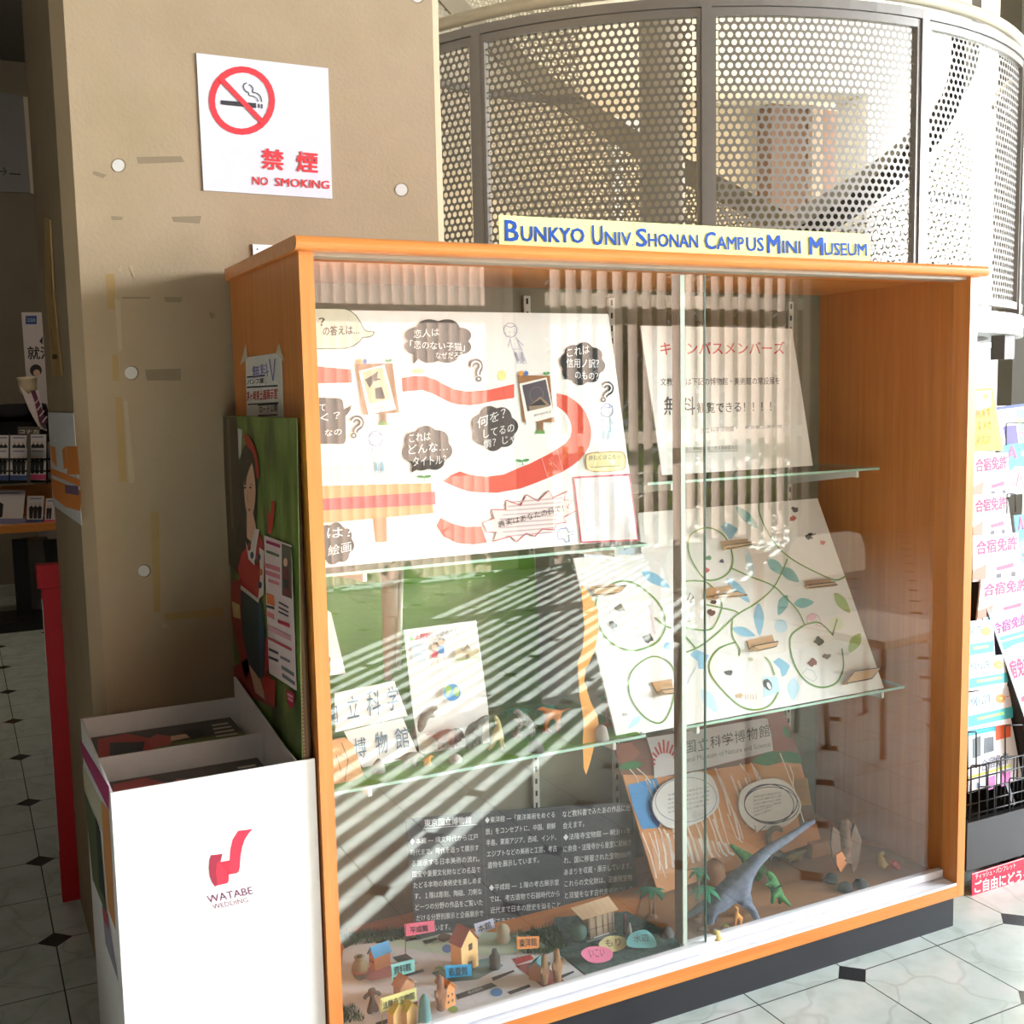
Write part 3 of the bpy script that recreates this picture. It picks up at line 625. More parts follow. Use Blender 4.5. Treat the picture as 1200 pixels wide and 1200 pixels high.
# ================================================================ left lower shelf: papers and toy animals
b = MB(); gy = P(96, 150, 50, .8)
p = [PZ(395, 923, Z3), PZ(470, 912, Z3), PZ(560, 899, Z3), PZ(640, 884, Z3)]
b.prism([(.052, .135, Z3+.0004), (.79, .135, Z3+.0004), (.79, .44, Z3+.0004), (.052, .44, Z3+.0004)], (0, 0, .0008), gy)
tag(b.build('green_paper'), 'green paper sheet covering the left lower shelf', 'paper')
b = MB(); b.prism([(.045, .47, Z3+.001), (.715, .47, Z3+.001), (.715, .50, 1.165), (.045, .50, 1.165)], (0, .002, 0), gy)
b.box((.052, .435, Z3+.002), (.71, .47, Z3+.0035), gy); tag(b.build('green_backdrop'), 'green paper backdrop standing behind the toy animals', 'backdrop')
def sheet(pts, y, lean, fn, name, label, cat='sign'):
    u, v = pts[-1]; p0 = PY(u, v, y); t = Art(p0, (1, 0, 0), (0, lean, 1)); t.slab(pts, .0012, PAPER); t.k = 1; fn(t); return tag(t.build(name), label, cat)
INK = P(70, 108, 138, .8)
sheet([(392, 812), (462, 798), (478, 839), (393, 858)], .26, .45, lambda t: [t.text(c, (x, y), (x+w, y-3), (x-1, y-h), INK) for c, x, y, w, h in (('国', 384, 850, 12, 20), ('立', 407, 843, 14, 26), ('科', 430, 840, 16, 30), ('学', 454, 834, 13, 28))], 'letter_sheet', 'white paper lettered in blue, upper of two sheets at the left')
sheet([(403, 857), (472, 841), (490, 884), (427, 903)], .235, .5, lambda t: [t.text(c, (x, y), (x+w, y-3), (x-2, y-h), INK) for c, x, y, w, h in (('博', 416, 890, 14, 24), ('物', 441, 885, 14, 26), ('館', 464, 879, 16, 25))], 'letter_sheet', 'white paper lettered in blue, lower of two sheets beside the wood block')
def acc(t):
    R_ = P(226, 60, 80); t.ell(482, 748, 2.2, 2.4, P(120, 190, 100))
    t.text('上野駅', (486, 750), (504, 747.5), (486, 744), R_, None, .02); t.text('から徒歩５分', (504, 747.5), (537, 743.5), (504, 741), GRY)
    SK = P(244, 206, 176); SKY = P(206, 222, 232)
    t.poly([(481, 758), (497, 754), (499, 774), (483, 777)], SKY)
    for u, v, c in ((509, 758, P(220, 60, 90)), (516, 753, P(60, 130, 200))):
        t.poly([(u-3.5, v+4), (u+3, v+3), (u+4, v+13), (u-3, v+14)], c); t.line([(u-2, v+13), (u-4, v+22)], 1.6, SK); t.line([(u+2, v+13), (u+4, v+20)], 1.6, SK); t.ell(u, v, 4, 4.4, SK); t.poly([(u-4.4, v-1), (u-3, v-5), (u+3, v-5.5), (u+4.4, v-1), (u+2, v-2.5), (u-2, v-2)], P(110, 70, 46)); t.line([(u-3, v+6), (u-6, v+11)], 1.4, SK)
    CS = P(206, 190, 150); t.poly([(532, 774), (532, 763), (537, 759), (540, 764), (546, 755), (552, 763), (556, 757), (560, 762), (560, 771)], CS); t.poly([(540, 764), (546, 755), (552, 763)], P(150, 130, 96)); t.poly([(544, 774), (544, 768), (548, 767), (549, 773)], P(120, 96, 70)); t.line([(533, 774), (560, 771)], 1.6, P(150, 176, 96))
    t.ell(528, 812, 11, 11, WH); t.ell(528, 812, 10, 10, P(70, 150, 220)); t.poly([(520, 806), (526, 804), (527, 811), (522, 816)], P(150, 196, 90), None, 2); t.poly([(531, 805), (536, 808), (535, 817), (530, 814)], P(150, 196, 90), None, 2)
sheet([(473, 738), (558, 727), (572, 828), (574, 870), (492, 884), (484, 835)], .285, .35, acc, 'access_sheet', 'white paper with two cartoon children and a globe behind the lion', 'sign')
# folded white card and rolled papers at the left
t = Art(PY(392, 790, .36), (1, 0, 0), (0, .2, 1)); t.slab([(384, 715), (388, 718), (405, 789), (392, 791), (384, 780)], .001, PAPER); t.prism([t.w(t.at(*q), .001) for q in ((384, 770), (390, 775), (396, 790), (384, 791))], t.n*.02, PAPER)
tag(t.build('folded_card'), 'folded white card leaning at the left behind the wood stile', 'card')
b = MB(); q = [(457, 668, .40), (458, 700, .40), (458, 730, .39), (457, 755, .385), (456, 775, .38), (455, 797, .38)]
b.tube([PY(*x) for x in q], [.022, .021, .0195, .0175, .013, .009], P(186, 174, 150, .8), 14); tag(b.build('paper_roll'), 'beige paper roll tapering downward in front of the green backdrop', 'roll')
b = MB(); b.tube([PY(470, 668, .37), PY(467, 785, .36)], .006, P(206, 214, 196, .3), 10); tag(b.build('plastic_tube'), 'thin pale plastic tube beside the beige paper roll', 'tube')
# wooden block
t = Art(PY(398, 922, .17), (1, 0, 0), (0, .3, 1)); t.slab([(386, 868), (404, 864), (414, 872), (420, 890), (426, 908), (420, 912), (396, 922), (386, 922)], .03, wood('rough_wood', (196, 140, 84), (226, 176, 116), (14, 14, 50)))
t.line([(400, 870), (408, 890), (404, 915)], 1, P(120, 76, 40), 1); t.line([(394, 885), (400, 905)], .8, P(130, 84, 44), 1); tag(t.build('wood_block'), 'rough orange brown wood block at the left end of the animal shelf', 'block')
def rock(u, v, z, ru, rv, m, label, seed=0, name='rock'):
    c = PZ(u, v+rv, z); k = (c-CAM).dot(_f)/FPX; r = random.Random(seed); b = MB(); n = 12; pr = []
    for i in range(6):
        f = i/5; pr.append((ru*k*math.sin(math.acos(min(.98, f*.98)))*(1-.12*r.random())+.0005, rv*2*k*f))
    b.lathe(c, pr, m, n); b.v = [Vector((x.x+r.uniform(-.07, .07)*ru*k, x.y+r.uniform(-.07, .07)*ru*k, x.z+(r.uniform(-.05, .05)*rv*k if x.z-c.z > .001 else 0))) for x in b.v]
    tag(b.build(name), label, 'rock'); return c
G = Z3+.0012
GREYR = P(150, 150, 144, .9)
rock(444, 897, G, 8, 8, GREYR, 'grey pebble beside the lower lettered sheet', 1); rock(534, 888, G, 8, 5, P(186, 186, 180, .9), 'pale flat pebble in front of the lion', 2); rock(628, 873, G, 10, 7, P(96, 92, 86, .9), 'dark grey pebble right of the standing calf', 3); rock(705, 858, G, 9, 9, P(170, 166, 158, .9), 'pale pebble near the orange streamer', 4)
def beast(name, label, cat, gu, gv, zg, nodes, edges, mat, group=None, lvl=2, dark=None):
    """nodes: (u, v, depth offset in photo pixels, radius in photo pixels); the feet point (gu, gv) gives the depth"""
    y0 = PZ(gu, gv, zg).y; k = (PZ(gu, gv, zg)-CAM).dot(_f)/FPX; N = []
    for u, v, dp, r in nodes:
        y = y0+dp*k; N.append((PY(u, v, y), r*k))
    o = grown(name, N, edges, mat, None, lvl, loc=PZ(gu, gv, zg)); o.location.z += zg+.0004-(o.location.z+min(v.co.z for v in o.data.vertices)); return tag(o, label, cat, group)
def quad(name, label, cat, zg, hip, sho, feet_h, feet_f, head, muzz, tail, rb, rl, mat, sp=None, mane=None):
    """four legged toy: body hip->shoulder, neck to head, muzzle, tail, two pairs of legs set apart in depth"""
    sp = sp or rb*.75; N = [(*hip, 0, rb), ((hip[0]+sho[0])/2, (hip[1]+sho[1])/2, 0, rb*1.05), (*sho, 0, rb*.95), ((sho[0]+head[0])/2, (sho[1]+head[1])/2, 0, rb*.7), (*head, 0, rb*.6), (*muzz, 0, rb*.32)]
    E = [(0, 1), (1, 2), (2, 3), (3, 4), (4, 5)]
    N += [((hip[0]+tail[0])/2, (hip[1]+tail[1])/2, 0, rb*.22), (*tail, 0, rb*.12)]; E += [(0, 6), (6, 7)]
    for base, f, bi in ((hip, feet_h, 0), (sho, feet_f, 2)):
        for sg in (-1, 1):
            i = len(N); du = sg*rb*.25
            kx = (base[0]+f[0])/2 + (rb*.22 if bi == 0 else -rb*.1)
            N += [(kx+du, base[1]*.45+f[1]*.55, sg*sp, rl*1.2), (f[0]+du, f[1]-sg*rb*.12, sg*sp, rl)]; E += [(bi, i), (i, i+1)]
    y0 = (feet_h[0]+feet_f[0])/2, (feet_h[1]+feet_f[1])/2
    return beast(name, label, cat, *y0, zg, N, E, mat)
def fur(a, b, s=90): return leafy('toy_hide', a, b, s)
LION = fur((120, 56, 30), (170, 84, 44))
lion = quad('toy_lion', 'toy red brown lion with bushy mane standing on the green shelf', 'toy', G, (514, 864), (531, 864), (516, 880), (533, 879), (538, 858), (543, 866), (499, 863), 7, 2.2, LION)
_y = PZ(524, 880, G).y; _k = scale_at0 = (PZ(524, 880, G)-CAM).dot(_f)/FPX; b = MB(); _c = PY(535, 862, _y); _r = random.Random(4)
b.lathe(_c-Vector((0, 0, 8*_k)), [(2*_k, 0), (6*_k, 3*_k), (7.6*_k, 8*_k), (6.4*_k, 13*_k), (2.5*_k, 16*_k)], fur((96, 40, 22), (150, 66, 36)), 14); b.v = [v+Vector((_r.uniform(-1, 1), _r.uniform(-1, 1), _r.uniform(-1, 1)))*_k*.8 for v in b.v]; b.build('mane', lion)
beast('toy_dinosaur_head', 'toy dinosaur head and neck with open jaws before the access sheet', 'toy', 487, 880, G, [(484, 880, 0, 9), (488, 862, 0, 8), (494, 845, 0, 7), (500, 832, 0, 7), (508, 828, 0, 4), (513, 830, 0, 2.4), (504, 837, 0, 4), (510, 839, 0, 2)], [(0, 1), (1, 2), (2, 3), (3, 4), (4, 5), (3, 6), (6, 7)], fur((110, 96, 84), (150, 136, 120)))
quad('toy_horned_dinosaur', 'toy small grey horned dinosaur left of the lion', 'toy', G, (476, 889), (486, 888), (474, 901), (488, 900), (492, 885), (497, 889), (462, 892), 5.4, 1.8, fur((110, 104, 92), (150, 140, 120)))
quad('toy_lioness', 'toy tiny yellow cub below the lion', 'toy', G, (498, 891), (503, 889), (498, 899), (504, 898), (505, 886), (508, 889), (493, 893), 3, 1, fur((206, 150, 60), (226, 180, 90)))
quad('toy_elephant', 'toy dark elephant with raised trunk behind the lion', 'toy', G, (549, 862), (558, 856), (550, 880), (562, 876), (566, 846), (573, 842), (542, 868), 8, 3, fur((86, 90, 84), (120, 124, 114)))
quad('toy_calf', 'toy pale calf with reddish head standing on the shelf', 'toy', G, (580, 862), (586, 861), (574, 881), (590, 880), (583, 848), (580, 840), (577, 868), 5.6, 1.4, fur((176, 166, 110), (206, 196, 140)))
quad('toy_zebra', 'toy grey striped zebra right of the pale calf', 'toy', G, (622, 850), (612, 846), (624, 868), (608, 866), (607, 836), (602, 840), (629, 856), 6, 1.6, fur((90, 90, 88), (190, 188, 180), 260))
quad('toy_fox', 'toy orange fox on the right of the animal shelf', 'toy', G, (652, 838), (642, 838), (654, 860), (640, 860), (636, 832), (630, 834), (668, 832), 5, 1.5, fur((190, 110, 50), (214, 136, 66)))
GRL = P(30, 136, 96, .5)
def palm(u, v, zg, h, label, n=7, trunks=1, m=GRL, spread=16, seed=0, tr=P(176, 130, 96, .7)):
    c = PZ(u, v, zg); k = (c-CAM).dot(_f)/FPX; o = thing('toy_palm', c, label, 'plant'); r = random.Random(seed)
    MB().lathe(c, [(7*k, 0), (6*k, 3*k), (3*k, 5*k)], tr, 12).build('base', o)
    for j in range(trunks):
        dx = (j-(trunks-1)/2)*7*k; top = c+Vector((dx, 0, h*k*(1-.08*j)))
        MB().tube([c+Vector((dx*.5, 0, 2*k)), c+Vector((dx*.8, 0, h*k*.5)), top], [1.6*k, 1.2*k, 1*k], tr, 7).build('trunk', o)
        b = MB()
        for i in range(n):
            a = 2*math.pi*i/n+r.uniform(-.2, .2)+j; d = Vector((math.cos(a), math.sin(a), 0)); s = Vector((-d.y, d.x, 0)); L = spread*k*r.uniform(.8, 1.1); pts = []
            for t_ in range(6):
                f = t_/5; wd = L*.2*math.sin(math.pi*min(1, f*.9+.08)); q = top+d*(L*f)+Vector((0, 0, L*(.35*f-.75*f*f))); pts.append((q, wd))
            vs = [p+s*w_ for p, w_ in pts]+[p-s*w_+Vector((0, 0, 0)) for p, w_ in pts]+[p+Vector((0, 0, w_*.35)) for p, w_ in pts]
            b.add(vs, [(q, q+1, 12+q+1, 12+q) for q in range(5)]+[(12+q, 12+q+1, 6+q+1, 6+q) for q in range(5)], m, True)
        b.build('fronds', o)
palm(605, 862, G, 30, 'toy palm with dark green fronds behind the zebra', 7, 1, GRL, 22, 1); palm(640, 858, G, 30, 'toy palm with green fronds behind the orange fox', 7, 1, GRL, 18, 2); palm(712, 852, G, 36, 'toy palm beside the twisted orange streamer', 7, 1, GRL, 14, 3)

# ================================================================ cabinet floor, left: info panel, map, paper town
FB = .2475
a = Art(PY(490, 1118, .37), (1, 0, 0), (0, .12, 1), .0005); NAV = P(46, 50, 58, .7); LT = P(214, 218, 224, .8)
info = thing('info_board', (.62, .4, FB), 'black panel with white text columns standing behind the paper town', 'sign')
a.slab([(475, 960), (565, 951), (741, 940), (748, 1078), (640, 1103), (490, 1120)], .004, NAV)
a.line([(565, 951), (572, 1112)], .8, P(70, 74, 82), 1); a.line([(657, 946), (663, 1098)], .8, P(70, 74, 82), 1)
def tl(t, x0, y0, x1, y1, h, bd=0): a.text(t, (x0, y0), (x1, y1), (x0, y0-h), LT, 2, bd)
tl('東京国立博物館', 497, 969, 552, 965, 9, .02); a.line([(495, 971), (559, 966)], .6, LT, 2)
for i, t in enumerate(('本館 ― 縄文時代から江戸', '時代まで、時代を追って展示す', 'る展示する日本美術の流れ。', '国宝や重要文化財などの名品で', 'たどる本物の美術史を楽しめま', 'す。１階は彫刻、陶磁、刀剣な', 'ど一つの分野の作品をご覧いた', 'だける分野別展示と企画展示で', 'なされています。')):
    y = 990+i*12.8; tl(('◆' if i == 0 else '')+t, 480+i*1.1, y, (560 if i < 8 else 520)+i*.9, y-6 if i < 8 else y-3, 7.5)
for i, t in enumerate(('◆東洋館 ―「東洋美術をめぐる', '旅」をコンセプトに、中国、朝鮮', '半島、東南アジア、西域、インド、', 'エジプトなどの美術と工芸、考古', '遺物を展示しています。', '', '◆平成館 ― １階の考古展示室', 'では、考古遺物で石器時代から', '近代まで日本の歴史を辿ること', 'ができます。縄文時代の土偶や、', '弥生時代の銅鐸、古墳時代の埴輪')):
    y = 965+i*13.2
    if t: tl(t, 568+i*.8, y, (650 if i != 4 else 628)+i*.8, y-7, 7.5)
for i, t in enumerate(('など教科書でみたあの作品に出', '会えます。', '◆法隆寺宝物館 ― 明治11年', 'に奈良・法隆寺から皇室に献納さ', 'れ、国に移管された宝物300件', 'あまりを収蔵・展示しています。', 'これらの文化財は、正倉院宝物', 'と双璧をなす古代美術のコレク', 'ションとして高い評価を受けて')):
    y = 958+i*13.6; tl(t, 659+i*.4, y, (738 if i != 1 else 684)+i*.4, y-8 if i != 1 else y-3, 7.8)
a.build('panel', info)
# turf mat under the map, with a fringe of blades
def turf(px, label, n, h0, seed, z=FB):
    r = random.Random(seed); q = [PZ(u, v, z) for u, v in px]; b = MB(); b.prism([(p.x, p.y, z+.0005) for p in q], (0, 0, .004), M_TURF)
    xs = [p.x for p in q]; ys = [p.y for p in q]; tri = [tuple(t) for t in tessellate_polygon([[Vector((p.x, p.y, 0)) for p in q]])]
    for i in range(n):
        t = random.choice(tri); A_, B_ = r.random(), r.random()
        if A_+B_ > 1: A_, B_ = 1-A_, 1-B_
        c = q[t[0]]+(q[t[1]]-q[t[0]])*A_+(q[t[2]]-q[t[0]])*B_; c.z = z+.004; an = r.uniform(0, 6.28); h = h0*r.uniform(.6, 1.2); d = Vector((math.cos(an), math.sin(an), 0))
        b.add([c-d*.0012, c+d*.0012, c+Vector((r.uniform(-.004, .004), r.uniform(-.004, .004), h))], [(0, 1, 2)], M_TURF)
    tag(b.build('turf_mat'), label, 'turf', kind='stuff')
turf([(398, 1098), (478, 1090), (480, 1104), (404, 1112)], 'dark green turf strip behind the map at the left', 900, .016, 1)
turf([(596, 1098), (652, 1086), (664, 1112), (640, 1122), (612, 1120)], 'dark green turf strip right of the paper town', 900, .016, 2)
turf([(400, 1186), (416, 1182), (428, 1200), (402, 1203)], 'dark green turf patch in front of the map', 300, .014, 3)
m = Art((0, 0, FB+.006), (1, 0, 0), (0, 1, 0), .0003)
MG = P(228, 228, 236, .8); MGR = P(206, 226, 208, .8); MR = P(206, 204, 208, .8)
m.slab([(402, 1113), (424, 1100), (475, 1096), (560, 1092), (622, 1096), (654, 1118), (686, 1144), (660, 1153), (600, 1172), (540, 1190), (470, 1212), (400, 1222), (396, 1180)], .0015, MG)
m.poly([(432, 1100), (500, 1097), (565, 1092), (618, 1098), (635, 1112), (560, 1120), (500, 1116)], MGR, 1, 3); m.poly([(430, 1135), (455, 1128), (490, 1128), (470, 1142), (435, 1150), (418, 1145)], P(214, 150, 162), 2)
m.poly([(540, 1130), (575, 1122), (590, 1132), (560, 1148), (520, 1152), (505, 1140)], P(120, 146, 152), 2); m.poly([(462, 1178), (490, 1174), (486, 1186), (466, 1190)], P(150, 96, 116), 2); m.poly([(604, 1132), (632, 1126), (662, 1150), (640, 1160)], P(160, 84, 80), 2); m.poly([(600, 1124), (622, 1119), (626, 1124), (606, 1131)], P(196, 66, 60), 3)
m.ell(582, 1163, 7, 5, P(90, 140, 206), 2); m.ell(524, 1112, 6, 5, P(110, 140, 206), 2); m.ell(531, 1183, 6, 4, P(140, 170, 90), 2)
DKP = P(70, 56, 56)
for q in ([(474, 1101), (498, 1097), (500, 1099), (476, 1104)], [(495, 1103), (512, 1099), (513, 1101), (500, 1107)], [(460, 1122), (476, 1118), (484, 1124), (466, 1128)], [(460, 1145), (496, 1136), (497, 1139), (462, 1149)], [(534, 1166), (576, 1152), (583, 1156), (536, 1172)], [(576, 1146), (602, 1137), (603, 1139), (578, 1150)], [(594, 1163), (620, 1154), (622, 1157), (598, 1166)], [(440, 1199), (468, 1190), (470, 1194), (442, 1204)], [(656, 1144), (672, 1138), (673, 1140), (658, 1147)], [(440, 1104), (452, 1102), (453, 1104), (442, 1106)]): m.poly(q, DKP, 3)
m.text('展示館内', (549, 1166), (566, 1160), (547, 1163), LT, 4)
for q in ([(404, 1140), (430, 1162), (460, 1156), (520, 1140)], [(415, 1120), (440, 1112), (520, 1126), (600, 1118)], [(430, 1200), (500, 1176), (560, 1176), (640, 1160)], [(500, 1160), (520, 1175)], [(405, 1160), (420, 1185)]): m.line(q, 2, P(232, 232, 236), 2)
tag(m.build('town_map'), 'printed site map lying on cabinet floor under the paper houses', 'map')
FM = FB+.0066
def upz(u, v): return PZ(u, v, FM)
def scale_at(p): return (p-CAM).dot(_f)/FPX
def house(gu, gv, w, d, h, rh, rot, wall, roof, label, wins=(), door=None, zg=FM):
    c = PZ(gu, gv, zg); k = scale_at(c); w, d, h, rh = w*k, d*k, h*k, rh*k; o = thing('paper_house', c, label, 'model'); R = Matrix.Rotation(rot, 3, 'Z')
    T = lambda x, y, z: c+R@Vector((x, y, z)); b = MB(); g = [(-w/2, 0), (w/2, 0), (w/2, h), (0, h+rh), (-w/2, h)]
    b.prism([T(x, 0, z) for x, z in g], R@Vector((0, d, 0)), wall)
    DW = P(70, 50, 40)
    for x, z, ww, hh in wins: b.prism([T(x*w-ww*k/2, -.0006, z*h), T(x*w+ww*k/2, -.0006, z*h), T(x*w+ww*k/2, -.0006, z*h+hh*k), T(x*w-ww*k/2, -.0006, z*h+hh*k)], R@Vector((0, .0004, 0)), DW)
    b.build('walls', o); b = MB(); th = .0016
    for s in (-1, 1): b.prism([T(s*(w/2+.002), -.003, h-.0015), T(0, -.003, h+rh+.0005), T(0, -.003, h+rh+th), T(s*(w/2+.004), -.003, h-.0005)], R@Vector((0, d+.006, 0)), roof)
    b.build('roof', o)
HO = P(232, 160, 100, .8); HY = P(242, 196, 130, .8)
# blue roof house: ridge runs along its length, so its gable faces left
house(436, 1136, 12, 22, 17, 10, -1.35, HO, P(96, 178, 240, .8), 'paper house with light blue roof beside the clay pot', ((-.2, .5, 2, 3), (.2, .5, 2, 3)))
house(551, 1137, 27, 18, 34, 17, .35, HY, P(160, 96, 96, .8), 'tall paper house with dull red roof in the middle of the map', ((.05, .72, 6, 8), (0, 0, 7, 11)))
house(478, 1172, 20, 14, 18, 10, .3, P(206, 150, 110, .8), P(196, 150, 120, .8), 'paper house with pinkish brown roof behind the yellow flag')
house(528, 1180, 15, 12, 22, 9, .3, HO, HO, 'orange paper house behind the clay figure', ((-.2, .6, 2, 3), (.2, .6, 2, 3), (-.2, .25, 2, 3), (.2, .25, 2, 3)))
house(468, 1204, 16, 12, 20, 9, .3, HY, P(206, 190, 60, .8), 'yellow roofed paper house at the front edge of the map, left'); house(483, 1202, 14, 12, 20, 9, .3, HY, P(206, 190, 60, .8), 'yellow roofed paper house at the front edge beside the blue green lantern')
house(628, 1150, 18, 16, 15, 9, -.9, P(196, 140, 104, .8), P(96, 146, 150, .8), 'paper house with grey teal roof behind the pair of clay figures')
CLAY = P(150, 116, 86, .85); CLD = P(104, 78, 62, .85)
def lat(name, u, v, prof, m, label, cat, zg=FM, extra=None, sx=1, sy=1):
    c = PZ(u, v, zg); k = scale_at(c); b = MB(); b.lathe(c, [(r*k, z*k) for r, z in prof], m, 18, sx, sy)
    if extra: extra(b, c, k)
    return tag(b.build(name), label, cat)
def potx(b, c, k): b.lathe(c+Vector((0, 0, 24.6*k)), [(3.6*k, 0), (3.6*k, .6*k)], P(50, 38, 30), 14); b.lathe(c+Vector((0, 0, 6.8*k)), [(9.7*k, 0), (9.7*k, 3.4*k)], P(170, 110, 84, .85), 18)
lat('clay_pot', 422, 1145, [(6, 0), (8, 3), (9.5, 8), (9.3, 13), (7.4, 18), (5, 21), (5.8, 23), (6.4, 25)], P(140, 126, 92, .85), 'small brown clay pot at the left edge of the map', 'pot', extra=potx)
def doll(name, u, v, s, m, label, kind):
    c = PZ(u, v, FM); k = scale_at(c)*s; V3 = lambda x, y, z: c+Vector((x*k, y*k, z*k))
    if kind == 'dogu':
        N = [(V3(0, 0, 14), 4.4*k), (V3(0, 0, 21), 2.6*k), (V3(0, 0, 27), 3*k), (V3(0, 0, 34), 5.2*k), (V3(-7, 0, 26), 2.6*k), (V3(-11, 0, 22), 2.6*k), (V3(7, 0, 26), 2.6*k), (V3(11, 0, 22), 2.6*k), (V3(-4, 0, 7), 4*k), (V3(-5, 0, 1), 3.6*k), (V3(4, 0, 7), 4*k), (V3(5, 0, 1), 3.6*k)]
        E = [(0, 1), (1, 2), (2, 3), (2, 4), (4, 5), (2, 6), (6, 7), (0, 8), (8, 9), (0, 10), (10, 11)]
    elif kind == 'haniwa':
        N = [(V3(0, 0, 12), 5*k), (V3(0, 0, 1), 5.4*k), (V3(0, 0, 22), 5.4*k), (V3(0, 0, 29), 3.4*k), (V3(0, 0, 36), 4.4*k), (V3(0, 0, 43), 2.6*k), (V3(-6, -1, 26), 2*k), (V3(-6.5, -4, 19), 1.8*k), (V3(6, -1, 26), 2*k), (V3(7, -3, 31), 1.7*k)]
        E = [(0, 1), (0, 2), (2, 3), (3, 4), (4, 5), (2, 6), (6, 7), (2, 8), (8, 9)]
    else:
        N = [(V3(0, 0, 9), 7*k), (V3(0, 0, 1), 4*k), (V3(0, 0, 16), 4.4*k), (V3(0, 0, 20), 3.2*k), (V3(0, 0, 26), 4.6*k), (V3(-6, 0, 17), 2*k), (V3(6, 0, 17), 2*k)]; E = [(0, 1), (0, 2), (2, 3), (3, 4), (2, 5), (2, 6)]
    tag(grown(name, N, E, m, None, 2, loc=c), label, 'figurine')
doll('clay_figurine', 437, 1188, .95, CLD, 'dark brown clay figure with outstretched arms and wide legs', 'dogu')
doll('clay_figurine', 517, 1186, 1.08, P(160, 112, 84, .85), 'tall reddish clay figure in front of the orange house', 'haniwa')
doll('clay_figurine', 580, 1136, 1.0, P(84, 76, 70, .85), 'dark grey squat clay figure right of the tall house', 'pot')
doll('clay_figurine', 638, 1155, .92, P(150, 112, 76, .85), 'brown clay figure, left one of the pair on the red square', 'haniwa'); doll('clay_figurine', 653, 1152, 1.0, P(158, 118, 80, .85), 'brown clay figure, right one of the pair on the red square', 'haniwa')
lat('lantern', 498, 1199, [(8, 0), (8, 3), (7, 16), (6.2, 26), (5.4, 31), (3.4, 33), (2.6, 35)], P(110, 150, 150, .8), 'small blue green bell shaped lantern at the front edge of the map', 'lantern')
lat('stone_figure', 590, 1104, [(6, 0), (8, 4), (6.5, 9), (7.5, 15), (5, 20), (2, 22)], P(190, 178, 156, .9), 'pale lumpy stone figure behind the lavender flag', 'figurine', sx=1.1)
lat('clay_dish', 521, 1102, [(4, 0), (7.5, 3), (8, 4.5), (6, 4)], P(110, 86, 70, .85), 'low brown clay dish behind the tall house', 'dish')
palm(516, 1150, FM, 16, 'tiny plant with green and orange leaves behind the clay figure', 6, 1, P(90, 120, 56, .7), 9, 5)
def flag(px, pole, col, txt, label, tq, pc=None):
    y = PZ(pole[1][0], pole[1][1], FM).y; o = thing('name_flag', PZ(*pole[1], FM), label, 'flag', None); t = Art(PY(*px[0], y), (1, 0, 0), (0, 0, 1), .0003)
    b = MB(); b.tube([PY(*pole[0], y), PZ(*pole[1], FM)], .0009, pc or col, 6); b.build('pole', o)
    t.slab(px, .0006, col); t.text(txt, *tq, P(24, 26, 40), 3, .012); t.build('card', o)
flag([(474, 1083), (509, 1078.5), (510, 1091.5), (475, 1097.5)], ((475.5, 1084), (475, 1120)), P(250, 120, 150, .8), '平成館', 'pink name flag on a pole at the left back of the map', ((481, 1094), (502, 1091), (480, 1086)), P(150, 60, 60))
flag([(458, 1130.5), (486, 1124), (486, 1138.5), (460, 1146)], ((459, 1133), (460, 1152)), P(150, 236, 236, .8), '資料館', 'pale cyan name flag beside the blue roofed house', ((462, 1142.5), (482, 1137), (461, 1133)))
flag([(521, 1131.5), (552.5, 1130), (553, 1143.5), (523, 1146)], ((522, 1133), (524, 1154)), P(40, 170, 232, .8), '表慶館', 'bright blue name flag in front of the tall house', ((526, 1144), (548, 1142), (525, 1134)))
flag([(446, 1170), (488, 1157), (488.5, 1172), (446, 1186.5)], ((447, 1172), (448, 1206)), P(250, 240, 160, .8), '法隆寺宝物館', 'yellow name flag in front of the pinkish brown roof', ((449, 1183), (486, 1170), (448, 1174.5)), P(190, 180, 90))
flag([(555.5, 1083), (578, 1076), (580, 1087), (559, 1096)], ((559.5, 1094), (561, 1106)), P(206, 212, 244, .8), '本館', 'lavender name flag behind the tall house', ((561, 1093), (576, 1087), (559, 1085)))
flag([(605, 1098), (632, 1097), (631.5, 1111), (606, 1112.5)], ((606, 1092), (606.5, 1124)), P(244, 160, 90, .8), '東洋館', 'orange name flag on a pole above the red square', ((609, 1110), (629, 1108), (608, 1100.5)), P(206, 150, 60))
# green blue board with pavilion
m = Art((0, 0, FB+.004), (1, 0, 0), (0, 1, 0), .0003); m.slab([(640, 1112), (650, 1075), (735, 1068), (790, 1095), (806, 1107), (750, 1126), (690, 1144), (655, 1120)], .003, leafy('mottled_felt', (60, 84, 84), (96, 120, 116), 60)); tag(m.build('base_board'), 'mottled dark teal board under the cardboard pavilion', 'board')
m = Art((0, 0, FB+.001), (1, 0, 0), (0, 1, 0), .0003); m.slab([(745, 1075), (760, 1030), (850, 990), (940, 975), (1110, 975), (1106, 1018), (1020, 1042), (900, 1076), (806, 1106), (790, 1093)], .0008, P(176, 126, 84, .8)); m.v = [Vector((min(v.x, 1.652), v.y, v.z)) for v in m.v]; tag(m.build('brown_paper'), 'brown paper sheet on cabinet floor under the toy dinosaurs', 'paper')
FT = FB+.0042
pav = thing('cardboard_pavilion', PZ(705, 1102, FT), 'small cardboard pavilion with wide pitched roof on the teal board', 'model')
y = PZ(690, 1103, FT).y; t = Art(PY(690, 1103, y), (1, .0, 0), (0, 0, 1)); KB = P(196, 164, 130, .8)
t.slab([(688, 1074), (719, 1066), (720, 1092), (692, 1102)], .03, P(184, 158, 132, .8))
